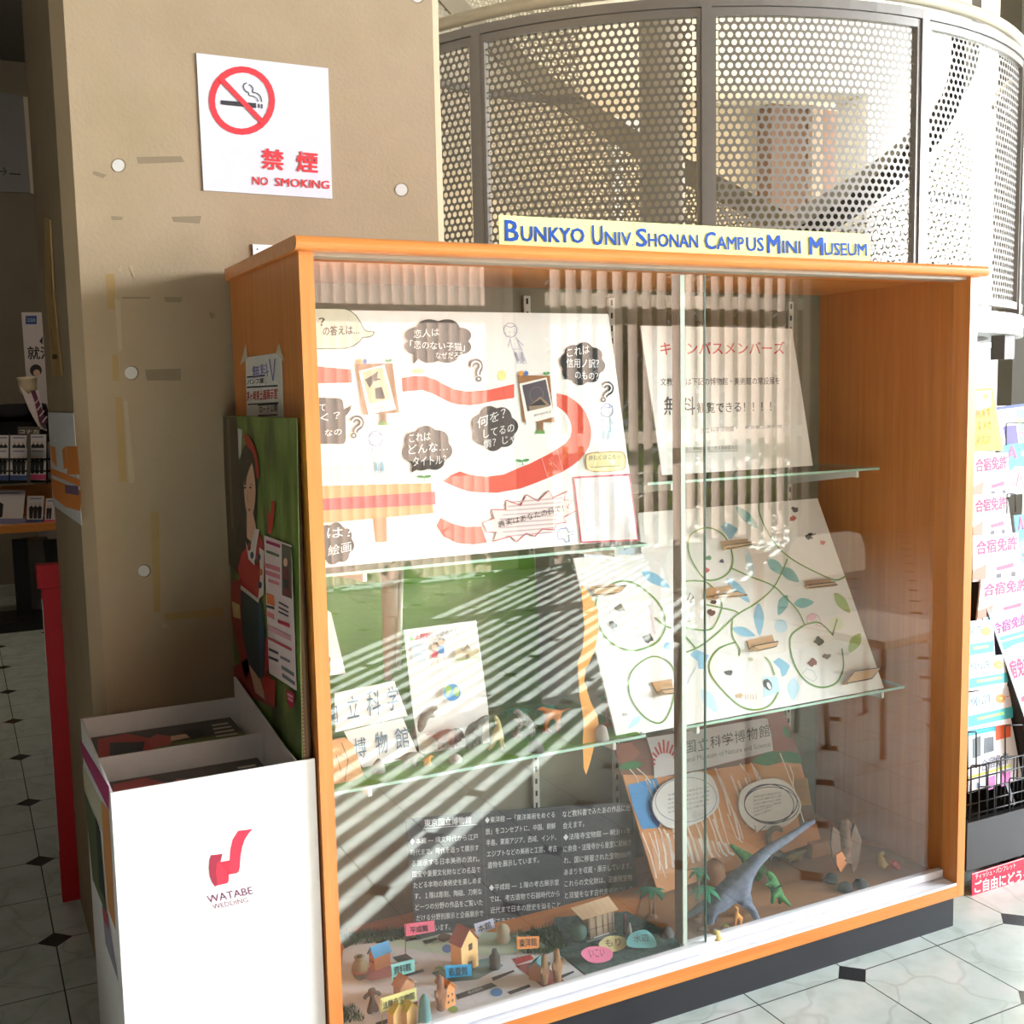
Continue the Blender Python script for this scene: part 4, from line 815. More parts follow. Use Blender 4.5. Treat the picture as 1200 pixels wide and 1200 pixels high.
for u in (690, 698, 706, 712, 717): t.line([(u, 1074-(u-690)*.24), (u+1.5, 1101-(u-690)*.3)], 1.0, P(110, 90, 80), 2)
t.line([(689, 1090), (720, 1081)], .8, P(120, 100, 90), 2); t.build('walls', pav)
t2 = Art(PY(683, 1077, y-.012), (1, 0, 0), (0, .7, .7)); t2.slab([(669, 1064), (713, 1050), (725, 1066), (683, 1078)], .002, KB)
for i in range(6): t2.line([(673+i*7.3, 1063-i*2.3), (686+i*6.4, 1076-i*1.9)], .4, P(170, 138, 106), 1)
t2.build('roof', pav)
t3 = Art(PY(695, 1100, y-.004), (1, 0, 0), (0, 0, 1)); t3.slab([(688, 1103), (723, 1092), (724, 1096), (689, 1107)], .02, P(150, 150, 150, .8)); t3.poly([(696, 1098), (714, 1092.5), (714, 1094), (696, 1099.6)], WH, 1); t3.build('step', pav)
b = MB(); c = PZ(678, 1102, FT); k = scale_at(c); b.lathe(c, [(3*k, 0), (8*k, 3*k), (10.5*k, 10*k), (9*k, 17*k), (4*k, 21*k)], P(96, 130, 122, .9), 16); tag(b.build('round_bush'), 'round grey green model bush left of the pavilion', 'bush')
lat('paper_cone', 738, 1097, [(4, 0), (2.5, 8), (.8, 16)], P(214, 210, 206, .8), 'small white paper cone right of the pavilion', 'cone', FT); lat('small_post', 732, 1094, [(1.6, 0), (1.5, 22), (1, 24)], P(130, 70, 70, .8), 'thin dark red post right of the pavilion', 'post', FT)
def egg(pts, col, label, txt):
    m = Art((0, 0, FT+.004), (1, 0, 0), (0, .35, .6)); c = [(sum(p[0] for p in pts)/len(pts)), (sum(p[1] for p in pts)/len(pts))]; p0 = PZ(pts[0][0], max(p[1] for p in pts), FT); m = Art(p0, (1, 0, 0), (0, .6, .5)); m.slab(smooth_line(pts, 4, True), .0012, col); m.text(txt, *[(c[0]+dx, c[1]+dy) for dx, dy in ((-9, 4), (9, 2), (-10, -5))], P(110, 80, 90), 1); dz = FT+.0004-min(v.z for v in m.v); m.v = [v+Vector((0, 0, dz)) for v in m.v]; tag(m.build('label_card'), label, 'card')
egg([(681, 1121), (690, 1114), (708, 1114), (718, 1120), (715, 1129), (700, 1133), (688, 1130)], P(240, 130, 170, .8), 'pink oval label card lying on the teal board', 'いこい')
egg([(702, 1109), (712, 1101), (728, 1101), (735, 1107), (731, 1115), (718, 1119), (706, 1116)], P(232, 222, 166, .8), 'pale yellow oval label card between the pink and blue ones', 'もり')
egg([(736, 1114), (736, 1104), (744, 1097), (757, 1095), (766, 1103), (769, 1114), (755, 1116)], P(130, 206, 214, .8), 'pale blue half round label card at the right of three', '水辺')

# ================================================================ cabinet floor, right: brown board and dinosaurs
brd = thing('museum_board', (1.17, .3, FB), 'brown painted board with speech bubbles and museum name strip, below the tree board', 'board')
a = plane(958, 985, .30, .142, .29); A2 = a
BRB = P(196, 140, 90, .8); DB = P(112, 66, 46, .8); G2 = P(60, 130, 76, .8)
a.slab([(720, 876), (918, 832), (936, 884), (962, 985), (772, 1048)], .005, P(222, 158, 106, .8))
z8 = lambda l: [(700+x/4.8, 820+y/4.8) for x, y in l]
a.poly(z8([(95,255),(500,160),(940,85),(1050,65),(1140,310),(860,360),(400,430),(130,420)]), P(120, 74, 52), 1)
a.poly(z8([(940,90),(1035,66),(1075,140),(1125,300),(1000,310),(960,220)]), P(150, 76, 50), 2); a.poly(z8([(100,250),(190,240),(240,300),(160,390),(120,340)]), P(150, 84, 56), 2)
a.poly(z8([(120,370),(190,345),(250,355),(230,385),(140,395)]), G2, 3, 2); a.poly(z8([(870,345),(940,300),(1040,290),(1120,300),(1150,360),(1040,350),(960,372),(890,360)]), G2, 3, 2); a.poly(z8([(1040,140),(1075,170),(1090,220),(1050,200)]), G2, 3)
a.poly(z8([(170,480),(330,440),(370,560),(340,720),(250,728),(200,600)]), P(60, 150, 220), 3); a.poly(z8([(280,560),(370,640),(340,720),(300,670)]), P(40, 90, 190), 4)
a.poly(z8([(860,370),(1130,380),(1190,560),(1100,560),(900,420)]), P(206, 150, 76), 2); a.poly(z8([(1100,450),(1180,440),(1205,590),(1130,600)]), P(190, 146, 60), 2); a.poly(z8([(1120,600),(1210,590),(1225,690),(1140,740)]), P(110, 84, 60), 2)
for i in range(34):
    r = random.Random(i); x = 250+i*20; y = 430-i*2+r.uniform(0, 120) if i % 2 else 720+r.uniform(-40, 40)-i*4
    L = r.uniform(120, 300); dx = L*.32; a.line(z8([(x, y), (x+dx*.6, y+L*.5), (x+dx, min(y+L, 1020-i*9))]), 1.2+r.random()*1.6, P(246, 226, 206), 3)
for x0, y0, x1, y1 in ((660,385,740,580),(800,360,860,470),(860,355,915,465),(1025,300,1160,690),(1080,370,1100,480),(180,390,230,470),(220,385,300,470)): a.line(z8([(x0, y0), ((x0+x1)/2+10, (y0+y1)/2), (x1, y1)]), 1.4, P(250, 236, 220), 4)
a.poly(z8([(300,790),(460,760),(700,800),(760,900),(620,960),(330,980)]), P(228, 170, 126), 2); 
for i in range(12): a.line(z8([(320+i*36, 740+i*6), (345+i*36, 860), (350+i*38, 960-i*8)]), 1.4+i % 3, P(250, 240, 232), 3)
a.build('panel', brd)
def strip(p):
    p.slab([(757, 865), (820, 855), (893, 842), (898, 842), (903, 862), (905, 880), (820, 902), (766, 912), (765, 890)], .001, P(222, 220, 224, .8), h=.004)
    for i in range(11):
        an = math.radians(-190+i*19); c = (778, 893); r0, r1 = 9+abs(i-5)*.5, 26-abs(i-5)*1.2
        p.line([(c[0]+r0*math.cos(an), c[1]+r0*1.1*math.sin(an)), (c[0]+r1*.72*math.cos(an), c[1]+r1*math.sin(an))], 2.4, P(200, 70, 76), 12)
    for i, ch in enumerate('国立科学博物館'):
        u = 803+i*14.3 if i else 802; p.text(ch, (u, 884-(i*3.0)), (u+12.5, 881-(i*3.0)), (u-1, 870-i*3.1), P(50, 46, 50), 12)
    p.text('National Museum of Nature and Science', (790, 896.5), (902, 875), (789, 890.5), GRY, 12)
piece('title_strip', strip, A2, brd, 4, 'pale grey title strip with a red fan emblem')
def bub(pts, ring, name, rows, tailp, lb):
    def f(p):
        p.slab(smooth_line(pts, 4, True), .005, WH, h=.012); 
        if tailp: p.slab(tailp, .005, WH, h=.0119)
        for c, ru, rv, rot, w in ring: p.ring(*c, ru, rv, w, P(80, 84, 104), 32, rot)
        for i, (u0, v0, u1, v1) in enumerate(rows): p.text('恐竜の化石や標本がならぶ展示室です'[i:i+12], (u0, v0), (u1, v1), (u0, v0-2.6), P(110, 110, 130), 31)
        if tailp: p.line([tailp[0], tailp[1], tailp[2]], .8, P(80, 84, 104), 32)
    piece(name, f, A2, brd, 28, lb)
bub([(863,940),(868,925),(885,916),(905,913),(922,920),(935,940),(933,955),(918,968),(896,973),(880,972),(866,957)], [((900, 942), 31, 22, -.08, 1.1), ((898, 943), 29, 23, .12, 1.0), ((901, 944), 32, 21, .05, .8)], 'speech_bubble', [(880, 936+i*4.4, 912-(i > 3)*10, 930.5+i*4.0) for i in range(6)], [(894, 968), (884, 977), (881, 968)], 'white oval speech bubble with a dark scribbled outline')
bub([(762,940),(772,922),(790,912),(815,905),(832,912),(840,935),(836,950),(820,962),(800,970),(780,970),(766,958)], [((801, 938), 36, 26, -.1, .5)], 'speech_bubble', [(780, 934+i*5, 828, 924+i*5) for i in range(5)], None, 'large white speech bubble with faint outline')
FD = FB+.0014
rock(837, 1021, FD, 17, 15, P(166, 124, 92, .9), 'large brown rock in front of the museum board', 5); rock(782, 1092, FD, 9, 6, P(120, 120, 124, .9), 'small grey stone near the blue label card', 6); rock(838, 1094, FD, 9, 5, P(190, 170, 110, .9), 'small yellowish stone at the front by the palm', 7)
palm(764, 1076, FD, 36, 'twin stemmed toy palm left of the door edge', 7, 2, GRL, 18, 7); palm(824, 1090, FD, 50, 'tall toy palm right of the door edge', 7, 1, GRL, 22, 8); palm(818, 1080, FD, 62, 'toy palm with drooping leaves behind the tall one', 6, 1, GRL, 18, 9)
palm(850, 1091, FD, 8, 'tiny yellow green plant beside the giraffe', 5, 1, P(170, 180, 80, .6), 7, 10)
BLD = fur((92, 100, 120), (124, 130, 150), 60)
beast('toy_long_necked_dinosaur', 'toy large blue grey long necked dinosaur reaching up to the right', 'toy', 860, 1084, FD,
      [(842, 1056, 0, 15), (860, 1042, 0, 14), (872, 1026, 0, 11), (884, 1012, 0, 8.5), (900, 998, 0, 6.5), (918, 987, 0, 5.2), (934, 976, 0, 4.2), (946, 968, 0, 4), (955, 963, 0, 2.4), (872, 1056, -8, 6), (882, 1068, -9, 5), (889, 1082, -9, 4.2), (833, 1072, -8, 6), (832, 1086, -8, 5), (876, 1050, 10, 5), (880, 1072, 10, 4), (836, 1068, 10, 5), (838, 1082, 10, 4.5), (826, 1062, 4, 7), (810, 1072, 8, 4), (796, 1080, 12, 2)],
      [(0, 1), (1, 2), (2, 3), (3, 4), (4, 5), (5, 6), (6, 7), (7, 8), (1, 9), (9, 10), (10, 11), (0, 12), (12, 13), (1, 14), (14, 15), (0, 16), (16, 17), (0, 18), (18, 19), (19, 20)], BLD)
GD = fur((50, 110, 60), (86, 150, 84), 120)
beast('toy_spined_dinosaur', 'toy green dinosaur with long raised tail behind the blue grey neck', 'toy', 884, 1040, FD, [(878, 1014, 14, 8), (888, 1020, 14, 8), (868, 1006, 14, 5.5), (856, 996, 14, 2), (892, 1030, 14, 5), (886, 1038, 11, 2.4), (876, 1036, 16, 2.4), (874, 1026, 18, 4), (896, 1026, 16, 3)], [(0, 1), (0, 2), (2, 3), (1, 4), (4, 5), (0, 7), (7, 6), (1, 8)], GD)
beast('toy_tyrannosaur', 'toy small green upright dinosaur at the front of the brown paper', 'toy', 912, 1068, FD, [(910, 1052, 0, 6), (906, 1042, 0, 5.5), (903, 1034, 0, 4.6), (898, 1031, 0, 2.6), (916, 1060, 0, 4), (922, 1066, 2, 2.4), (927, 1070, 3, 1.2), (906, 1060, -4, 3.2), (905, 1068, -4, 2.4), (914, 1060, 5, 3), (914, 1068, 5, 2.2), (900, 1044, -4, 1.4), (897, 1047, -5, 1)], [(0, 1), (1, 2), (2, 3), (0, 4), (4, 5), (5, 6), (0, 7), (7, 8), (0, 9), (9, 10), (1, 11), (11, 12)], GD)
beast('toy_brown_dinosaur', 'toy grey brown dinosaur arching its neck below the speech bubble', 'toy', 905, 1014, FD, [(908, 1002, 0, 5), (902, 994, 0, 4), (900, 984, 0, 3.4), (905, 976, 0, 3.6), (913, 975, 0, 3.6), (917, 979, 0, 2), (903, 1008, -3, 2.4), (902, 1014, -3, 2), (912, 1008, 3, 2.4), (913, 1014, 3, 2), (918, 1008, 0, 2.6), (928, 1012, 0, 1.4)], [(0, 1), (1, 2), (2, 3), (3, 4), (4, 5), (0, 6), (6, 7), (0, 8), (8, 9), (0, 10), (10, 11)], fur((120, 100, 84), (150, 130, 110)))
quad('toy_lizard', 'toy yellow lizard crouching at the back of the brown paper', 'toy', FD, (926, 1007), (936, 1004), (925, 1013), (938, 1011), (942, 1000), (946, 999), (915, 1010), 3.6, 1.4, fur((160, 130, 70), (190, 160, 96)))
quad('toy_giraffe', 'toy tiny orange giraffe in front of the big dinosaur leg', 'toy', FD, (868, 1076), (863, 1074), (868, 1089), (862, 1089), (864, 1066), (861, 1065), (871, 1078), 2.4, .8, fur((220, 140, 60), (240, 170, 90)))
b = MB(); q = PZ(905, 1005, FD); b.box((1.43, .28, FB+.001), (1.56, .40, FB+.04), P(196, 146, 104, .8)); tag(b.build('wood_plank'), 'pale wooden plank step right of the museum board', 'plank')
# wooden hawk on dark rocks
c = PZ(985, 1036, FD); k = scale_at(c); hk = thing('wooden_hawk', c, 'carved brown hawk with drooping wings perched on dark rocks', 'carving')
yb = c.y; HW = fur((92, 62, 46), (130, 96, 74), 60)
def HP(u, v, d=0): return PY(u, v, yb+d*k)
grown('body', [(HP(990, 1000, 0), 9*k), (HP(990, 984, 0), 10*k), (HP(990, 968, 2), 8*k), (HP(991, 958, 2), 5*k), (HP(986, 1014, -2), 5*k), (HP(984, 1022, -3), 2.5*k)], [(0, 1), (1, 2), (2, 3), (0, 4), (4, 5)], HW, hk)
for q, dd in (([(976, 968), (974, 990), (977, 1008), (983, 1018), (986, 1000), (984, 975)], -8), ([(1002, 965), (1010, 985), (1006, 1012), (1000, 1024), (997, 1005), (998, 980)], -8)):
    t = Art(HP(*q[0], dd), (1, 0, 0), (0, 0, 1)); t.slab(q, 3*k, P(104, 74, 56, .8)); t.build('wing', hk)
t = Art(HP(985, 1018, -10), (1, 0, 0), (0, 0, 1)); t.slab([(980, 1002), (987, 998), (993, 1010), (985, 1022), (981, 1014)], 2*k, P(206, 126, 70, .8)); t.build('breast', hk)
for i, (u, v, r) in enumerate(((974, 1028, 9), (990, 1038, 9), (1008, 1034, 9))): rock(u, v, FD, r, 5, P(62, 62, 64, .9), ('dark rock left of the hawk carving', 'dark rock under the hawk carving', 'dark rock right of the hawk carving')[i], 20+i)
c = PZ(1042, 1022, FD); k = scale_at(c); ch = thing('toy_chick', c, 'small red and yellow toy bird at the right end of the cabinet floor', 'toy'); yb = c.y
grown('body', [(HP(1034, 1010), 4.6*k), (HP(1036, 1017), 3.6*k), (HP(1031, 1002), 3*k), (HP(1036, 999), 2.4*k)], [(0, 1), (0, 2), (2, 3)], P(196, 160, 90, .6), ch)
grown('head', [(HP(1045, 1010), 6*k), (HP(1050, 1014), 4.4*k), (HP(1054, 1019), 2*k)], [(0, 1), (1, 2)], P(214, 70, 64, .4), ch)

# ================================================================ on the pillar and the cabinet side
a = Art((0, .5572, 0), (1, 0, 0), (0, 0, 1)); a.slab([(230, 62), (384.5, 80), (389.5, 233), (238.5, 223)], .0028, P(216, 216, 226, .5), P(150, 150, 156))
SR = P(226, 50, 60, .6); c = [(283, 117.5)]
a.ring(283.5, 118, 35.3, 36.5, 7.2, SR, 2); a.line([(258, 92), (309, 145)], 6.5, SR, 4)
a.poly([(258.5, 117.5), (300, 121), (300, 127), (259, 122.5)], P(44, 44, 50), 3)
for q in ([(302.5, 121.5), (304, 121.5), (304, 126.8), (302.5, 126.7)], [(306, 122), (307.6, 122.2), (307.6, 127.4), (306, 127.2)]): a.poly(q, P(44, 44, 50), 3)
for q in ([(302.5, 119.5), (301, 115.5), (297, 113), (292, 112), (291, 108.5), (288, 107), (285.5, 103), (286, 99), (289, 97.3)], [(306.8, 119.7), (305, 113), (301, 109.5), (296, 108), (296.5, 104), (294, 100.5), (291.5, 99.7)]): a.line(q, 1.1, P(44, 44, 50), 3, sm=4)
for t, bl, br, tl_ in (('禁', (307, 197.5), (332, 200), (307, 174)), ('煙', (348, 201), (372, 203), (348, 177.5)), ('NO', (296, 216.5), (314, 217.5), (296, 207)), ('SMOKING', (322.5, 218), (385.5, 221.5), (322.5, 208.5))): a.text(t, bl, br, tl_, SR, 3, .03 if t in '禁煙' else .02)
tag(a.build('no_smoking_sign'), 'white no smoking sign with red circle on the concrete pillar', 'sign')
a = Art((0, .556, 0), (1, 0, 0), (0, 0, 1)); a.slab([(296, 286), (322, 287.5), (323, 302), (297, 302)], .004, P(244, 244, 248, .4)); a.ell(301.5, 292, .9, .9, BLK, 1); tag(a.build('wall_plate'), 'small white wall plate on pillar peeking above the cabinet top', 'plate')
# side of the pillar: hanging wooden strip and paper notice
a = Art((-.3315, .56, 0), (0, -1, 0), (0, 0, 1)); a.slab([(54, 255), (60, 258), (64, 340), (74, 440), (63, 441), (55, 340)], .004, M_BAMBOO, h=.004)
for q in ([(62, 300), (64, 345)], [(63, 385), (65, 410)], [(64, 418), (70, 418)]): a.line(q, .8, P(70, 50, 30), 13)
tag(a.build('wood_strip'), 'old wooden strip hanging on the shaded side of the pillar', 'plank')
a = Art((-.3312, .56, 0), (0, -1, 0), (0, 0, 1)); a.slab([(57, 483), (87, 484), (97, 616), (63, 592)], .001, P(226, 222, 220, .6), h=.002)
OG = P(236, 140, 60, .7)
for q in ([(60, 522), (66, 524), (68, 548), (62, 540)], [(79, 523), (92, 523), (95, 556), (80, 556)], [(60, 548), (95, 562), (95, 570), (61, 556)], [(61, 560), (96, 575), (96, 599), (78, 594), (64, 583)], [(74, 527), (78, 523), (80, 548), (76, 550)]): a.poly(q, OG, 6)
a.line([(78, 573), (94, 575)], 1.5, P(120, 90, 120), 8); a.ell(66, 516, 1.2, 2.4, WH, 8); tag(a.build('paper_notice'), 'orange and white paper notice on the shaded side of the pillar', 'notice')
a = Art((-.0003, .3, 0), (0, -1, 0), (0, 0, 1)); a.slab([(288, 419), (330, 413), (333, 490), (290, 490)], .0006, P(226, 222, 214, .7), h=.0008)
for t, bl, br, tl_, m in (('無料', (297, 444), (316, 441), (296, 429), P(150, 150, 206)), ('Ｖ', (317, 446), (325, 446), (316, 421), P(150, 150, 206)), ('パンフ展', (291, 451), (310, 449), (291, 445), DK), ('茅ヶ崎東土器展示室', (290, 470), (326, 467), (290, 459), RD), ('ロード公開', (305, 484), (326, 482), (305, 476), DK)): a.text(t, bl, br, tl_, m, 4, .01)
for q in ([(290, 442), (311, 440), (312, 452)], [(290, 454), (326, 452), (327, 472), (291, 474)], [(303, 475), (326, 473), (326, 486), (303, 487)]): a.line(q, .6, DK, 3)
for q in ([(282, 428), (289, 403), (291, 420)], [(324, 414), (328, 402), (334, 424)]): a.poly(q, P(214, 200, 176, .4), 4)
tag(a.build('taped_flyer'), 'small white flyer taped to the shaded cabinet side', 'flyer')

# ================================================================ white display box with magazines, poster panel behind
BX0, BX1, BY0, BY1, BZ = -.362, -.036, .012, .512, .852
BW = P(236, 232, 230, .6)
bx = thing('display_box', (-.2, .26, FZ), 'white cardboard box with a red ribbon logo beside the cabinet, holding magazines', 'box')
fr = Art((BX0, BY0, FZ), (1, 0, 0), (0, 0, 1)); w_ = .004
b = MB(); b.box((BX0, BY0, FZ), (-.0045, BY0+w_, BZ), BW); fr.v, fr.f, fr.m, fr.mats, fr.sm = b.v, b.f, b.m, b.mats, b.sm
LR = P(226, 44, 70, .6); LD = P(160, 34, 60, .6)
zb = lambda l: [(220+x/10, 960+y/10) for x, y in l]
fr.poly(zb([(590,135),(680,125),(762,112),(715,165),(670,235),(640,320),(620,420),(610,560),(600,610),(575,632),(480,648),(482,560),(490,470),(500,350),(525,240)]), LR, 1)
fr.poly(zb([(272,420),(340,414),(408,402),(385,500),(490,482),(484,600),(480,720),(465,750),(330,780),(290,740),(262,670),(250,580),(255,480)]), LR, 1)
fr.poly(zb([(272,420),(340,414),(408,402),(385,470),(340,520),(330,620),(350,770),(320,790),(290,750),(258,670),(248,570),(256,480)]), LD, 2); fr.poly(zb([(385,500),(490,484),(484,640),(440,580)]), P(196, 36, 62, .6), 2)
fr.text('WATABE', zb([(240, 985)])[0], zb([(768, 872)])[0], zb([(218, 900)])[0], P(120, 56, 96, .7), 1, .006); fr.text('WEDDING', zb([(300, 1055)])[0], zb([(712, 970)])[0], zb([(282, 1000)])[0], P(130, 76, 106, .7), 1)
fr.build('front_panel', bx)
lf = Art((BX0, BY1, FZ), (0, -1, 0), (0, 0, 1)); b = MB(); b.box((BX0, BY0+w_, FZ), (BX0+w_, BY1, BZ), BW); lf.v, lf.f, lf.m, lf.mats, lf.sm = b.v, b.f, b.m, b.mats, b.sm
MGN = P(176, 60, 110, .7)
lf.poly([(94, 866), (128, 922), (128, 950), (96, 884)], MGN, 1); lf.poly([(99, 926), (118, 975), (126, 1075), (109, 1030)], P(96, 104, 70, .8), 2); lf.poly([(97, 895), (119, 940), (120, 975), (99, 926)], P(206, 196, 170, .8), 1)
lf.poly([(119, 938), (128, 950), (131, 1000), (136, 1090), (127, 1065), (122, 1000)], P(206, 140, 80, .8), 2); lf.poly([(112, 955), (117, 970), (124, 1055), (117, 1040)], P(56, 56, 50, .8), 3); lf.poly([(120, 1060), (127, 1072), (139, 1150), (124, 1105)], P(150, 144, 160, .8), 2); lf.poly([(120, 1062), (126, 1070), (128, 1090), (123, 1080)], P(190, 80, 90, .8), 3)
lf.build('left_panel', bx)
MB().box((BX0+w_, BY1-w_, FZ), (BX1, BY1, BZ), BW).build('back_panel', bx)
b = MB(); b.prism([(BX1-w_, BY0+w_, FZ), (BX1-w_, BY1-w_, FZ), (BX1-w_, BY1-w_, .90), (BX1-w_, .09, BZ+.003), (BX1-w_, BY0+w_, BZ)], (w_, 0, 0), BW); b.build('right_panel', bx)
b = MB(); b.box((BX0+w_, .262, FZ+.3), (BX1-w_, .266, BZ-.014), BW); b.build('divider', bx)
b = MB(); b.box((BX0+w_, BY0+w_, FZ+.32), (BX1-w_, BY1-w_, FZ+.324), BW); b.build('shelf', bx)
def magazine(y0, z, n, label, grp, off=0):
    """one glossy magazine lying in the box; only the top cover carries a picture"""
    x0, x1 = BX0+.012+off, BX1-.02+off*.3; b = Art((x0, y0, z+.0085), (1, 0, 0), (0, 1, 0)); b.prism([(x0, y0, z), (x1, y0, z), (x1, y0+.2, z), (x0, y0+.2, z)], (0, 0, .0085), P(70, 62, 54, .4), P(226, 222, 214, .6))
    w, d = x1-x0, .2
    def rel(l, m, k): b.lp([(x*w, y*d) for x, y in l], m, k)
    rel([(.0, 0), (1, 0), (1, .4), (.0, .4)], P(110, 116, 66, .4), 1); rel([(0, .1), (.1, .0), (.35, .05), (.4, .6), (.25, .95), (.05, .9)], P(176, 54, 54, .4), 2); rel([(.08, .25), (.28, .15), (.34, .55), (.12, .7)], P(44, 52, 58, .4), 3)
    rel([(.36, .3), (.48, .3), (.55, .55), (.44, .75), (.36, .6)], P(190, 84, 76, .4), 3); rel([(.5, .42), (.66, .45), (.68, .6), (.52, .6)], P(224, 184, 156, .4), 4); rel([(.64, .35), (.74, .4), (.74, .7), (.62, .72)], P(40, 34, 32, .4), 5)
    for i in range(4): rel([(.80+i*.01, .3+i*.14), (.95, .3+i*.14), (.95, .36+i*.14), (.80+i*.01, .36+i*.14)], P(206, 196, 180, .4), 5)
    tag(b.build('magazine'), label, 'magazine', grp)
for i in range(5): magazine(.29, .806-i*.0092, i, ('topmost wedding magazine with kimono cover in the rear compartment', 'magazine lying just below the top one of the rear stack', 'third magazine from the top of the rear stack', 'fourth magazine from the top of the rear stack', 'fifth magazine from the top of the rear stack')[i], 'magazines in the rear of the box', (0, .004, -.002, .003, 0)[i])
for i in range(3): magazine(.05, .784-i*.0092, i, ('topmost kimono cover magazine in the front compartment of the box', 'second magazine from the top of the front stack', 'third magazine from the top of the front stack')[i], 'magazines in the front of the box', (0, .003, -.003)[i])
# poster panel with a woman in kimono, of corrugated board
PXX = -.0255
pp = thing('poster_panel', (PXX, .25, .86), 'tall corrugated poster panel of a woman in red kimono against the cabinet side', 'poster')
a = Art((PXX, .53, 0), (0, -1, 0), (0, 0, 1))
y1, y0 = a.at(262, 487)[0], a.at(350, 490)[0]; z1_, z0_ = 1.479, .79
b = MB(); b.box((PXX, .0175, z0_), (PXX+.012, .53, z1_), P(96, 70, 48, .9)); b.box((PXX+.0125, .03, z0_), (PXX+.02, .52, z1_-.004), P(84, 60, 40, .9))
for i in range(90): b.box((PXX+.002, .0171, z0_+.004+i*.0071), (PXX+.0045, .0176, z0_+.0075+i*.0071), P(150, 126, 96, .9))
b.build('backing', pp)
zw = lambda l: [(250+x/5, 400+y/5) for x, y in l]; zv = lambda l: [(250+x*.2335, 620+y*.2335) for x, y in l]
m_, t_ = newmat('leafy_photo'); n_ = t_.noise(9, t_.pos((1, 1.6, .6)), 3)
t_.link(t_.ramp(n_, [(.3, lin((52, 66, 34))), (.5, lin((96, 124, 50))), (.62, lin((130, 150, 80))), (.75, lin((90, 80, 50)))]), t_.b.inputs['Base Color']); t_.b.inputs['Roughness'].default_value = .35
gl = .35
a.slab([(262, 487), (348.5, 490), (355, 893), (278, 832)], .0006, m_, h=.0012)
a.poly(zw([(62,440),(140,445),(160,800),(190,1200),(205,1420),(90,1300),(75,1000)]), P(62, 52, 38, gl), 5); a.poly(zw([(85,450),(100,450),(125,1100),(112,1100)]), P(110, 104, 70, gl), 6); a.poly(zw([(150,510),(175,520),(170,680),(155,690)]), P(206, 206, 196, gl), 6)
HR = P(36, 34, 34, gl); SKN = P(226, 176, 146, gl); RK = P(186, 44, 46, gl)
a.poly(zw([(160,760),(170,660),(200,600),(235,625),(262,690),(270,800),(265,900),(262,1010),(240,1100),(205,1200),(140,1190),(150,1080),(165,1000)]), HR, 7, 3)
a.poly(zw([(190,550),(205,545),(240,590),(262,650),(275,720),(282,790),(265,800),(258,720),(240,650),(205,610)]), P(176, 36, 36, gl), 9, 2)
a.poly(zw([(190,800),(205,720),(222,692),(238,715),(250,780),(258,870),(252,960),(240,1010),(225,1040),(208,1010),(195,940),(190,870)]), SKN, 9, 3)
a.poly(zw([(190,810),(200,740),(222,690),(240,705),(225,740),(208,790),(198,850)]), HR, 10, 2); a.poly(zw([(205,1010),(240,1000),(262,1100),(240,1180),(205,1150)]), SKN, 8)
for q in ([(194,838),(206,832),(206,838)], [(222,840),(240,835),(240,842)]): a.poly(zw(q), HR, 11)
for x, y in ((200, 857), (231, 856)): a.ell(*zw([(x, y)])[0], 1.4, 1, P(30, 26, 26), 12)
a.line(zw([(214,870),(211,925),(220,930)]), .7, P(190, 130, 104), 12); a.poly(zw([(210,985),(222,980),(236,983),(224,996)]), P(176, 54, 60, gl), 12); 
a.poly(zv([(150,120),(200,60),(235,0),(260,80),(268,180),(262,300),(240,360),(150,290),(130,200)]), RK, 8); a.poly(zv([(170,60),(185,150),(215,180),(225,90),(240,0),(215,0),(190,110)]), P(226, 214, 206, gl), 9); a.poly(zv([(240,90),(265,110),(262,330),(235,350),(245,220)]), P(222, 206, 196, gl), 10)
for x, y, c in ((205, 130, (40, 70, 120)), (240, 140, (40, 80, 120)), (250, 215, (200, 120, 60)), (245, 280, (40, 90, 130)), (225, 165, (70, 60, 40)), (190, 90, (180, 60, 60))): a.ell(*zv([(x, y)])[0], 2, 4, P(*c, gl), 11)
a.poly(zv([(95,260),(150,250),(150,320),(145,440),(170,560),(190,700),(170,760),(120,560),(95,430)]), P(150, 44, 40, gl), 8); a.poly(zv([(100,360),(140,380),(145,450),(110,440)]), P(214, 190, 130, gl), 9); a.poly(zv([(105,690),(190,640),(300,740),(315,900),(200,840),(110,760)]), P(150, 46, 42, gl), 8); a.poly(zv([(185,680),(240,740),(275,860),(220,820)]), P(214, 176, 150, gl), 9); a.poly(zv([(255,735),(320,760),(318,890),(265,850)]), P(196, 50, 50, gl), 9)
a.poly(zv([(145,290),(250,365),(270,520),(262,740),(240,750),(185,670),(155,520)]), P(34, 64, 70, gl), 10); a.poly(zv([(235,370),(252,365),(268,540),(262,735),(245,745)]), P(44, 84, 110, gl), 11); a.poly(zv([(148,280),(240,350),(238,370),(146,300)]), P(214, 204, 190, gl), 11); a.poly(zv([(270,540),(285,560),(290,690),(265,740)]), P(186, 50, 60, gl), 9)
a.poly(zv([(266,30),(405,80),(432,810),(292,720)]), P(230, 208, 204, .6), 12); a.poly(zv([(357,72),(405,90),(408,350),(358,330)]), P(96, 90, 76, gl), 13); a.poly(zv([(368,190),(392,205),(400,340),(366,330)]), P(120, 50, 60, gl), 14); a.ell(*zv([(378, 165)])[0], 2.4, 5, SKN, 15); a.poly(zv([(366,245),(392,255),(392,300),(368,290)]), P(40, 60, 66, gl), 15)
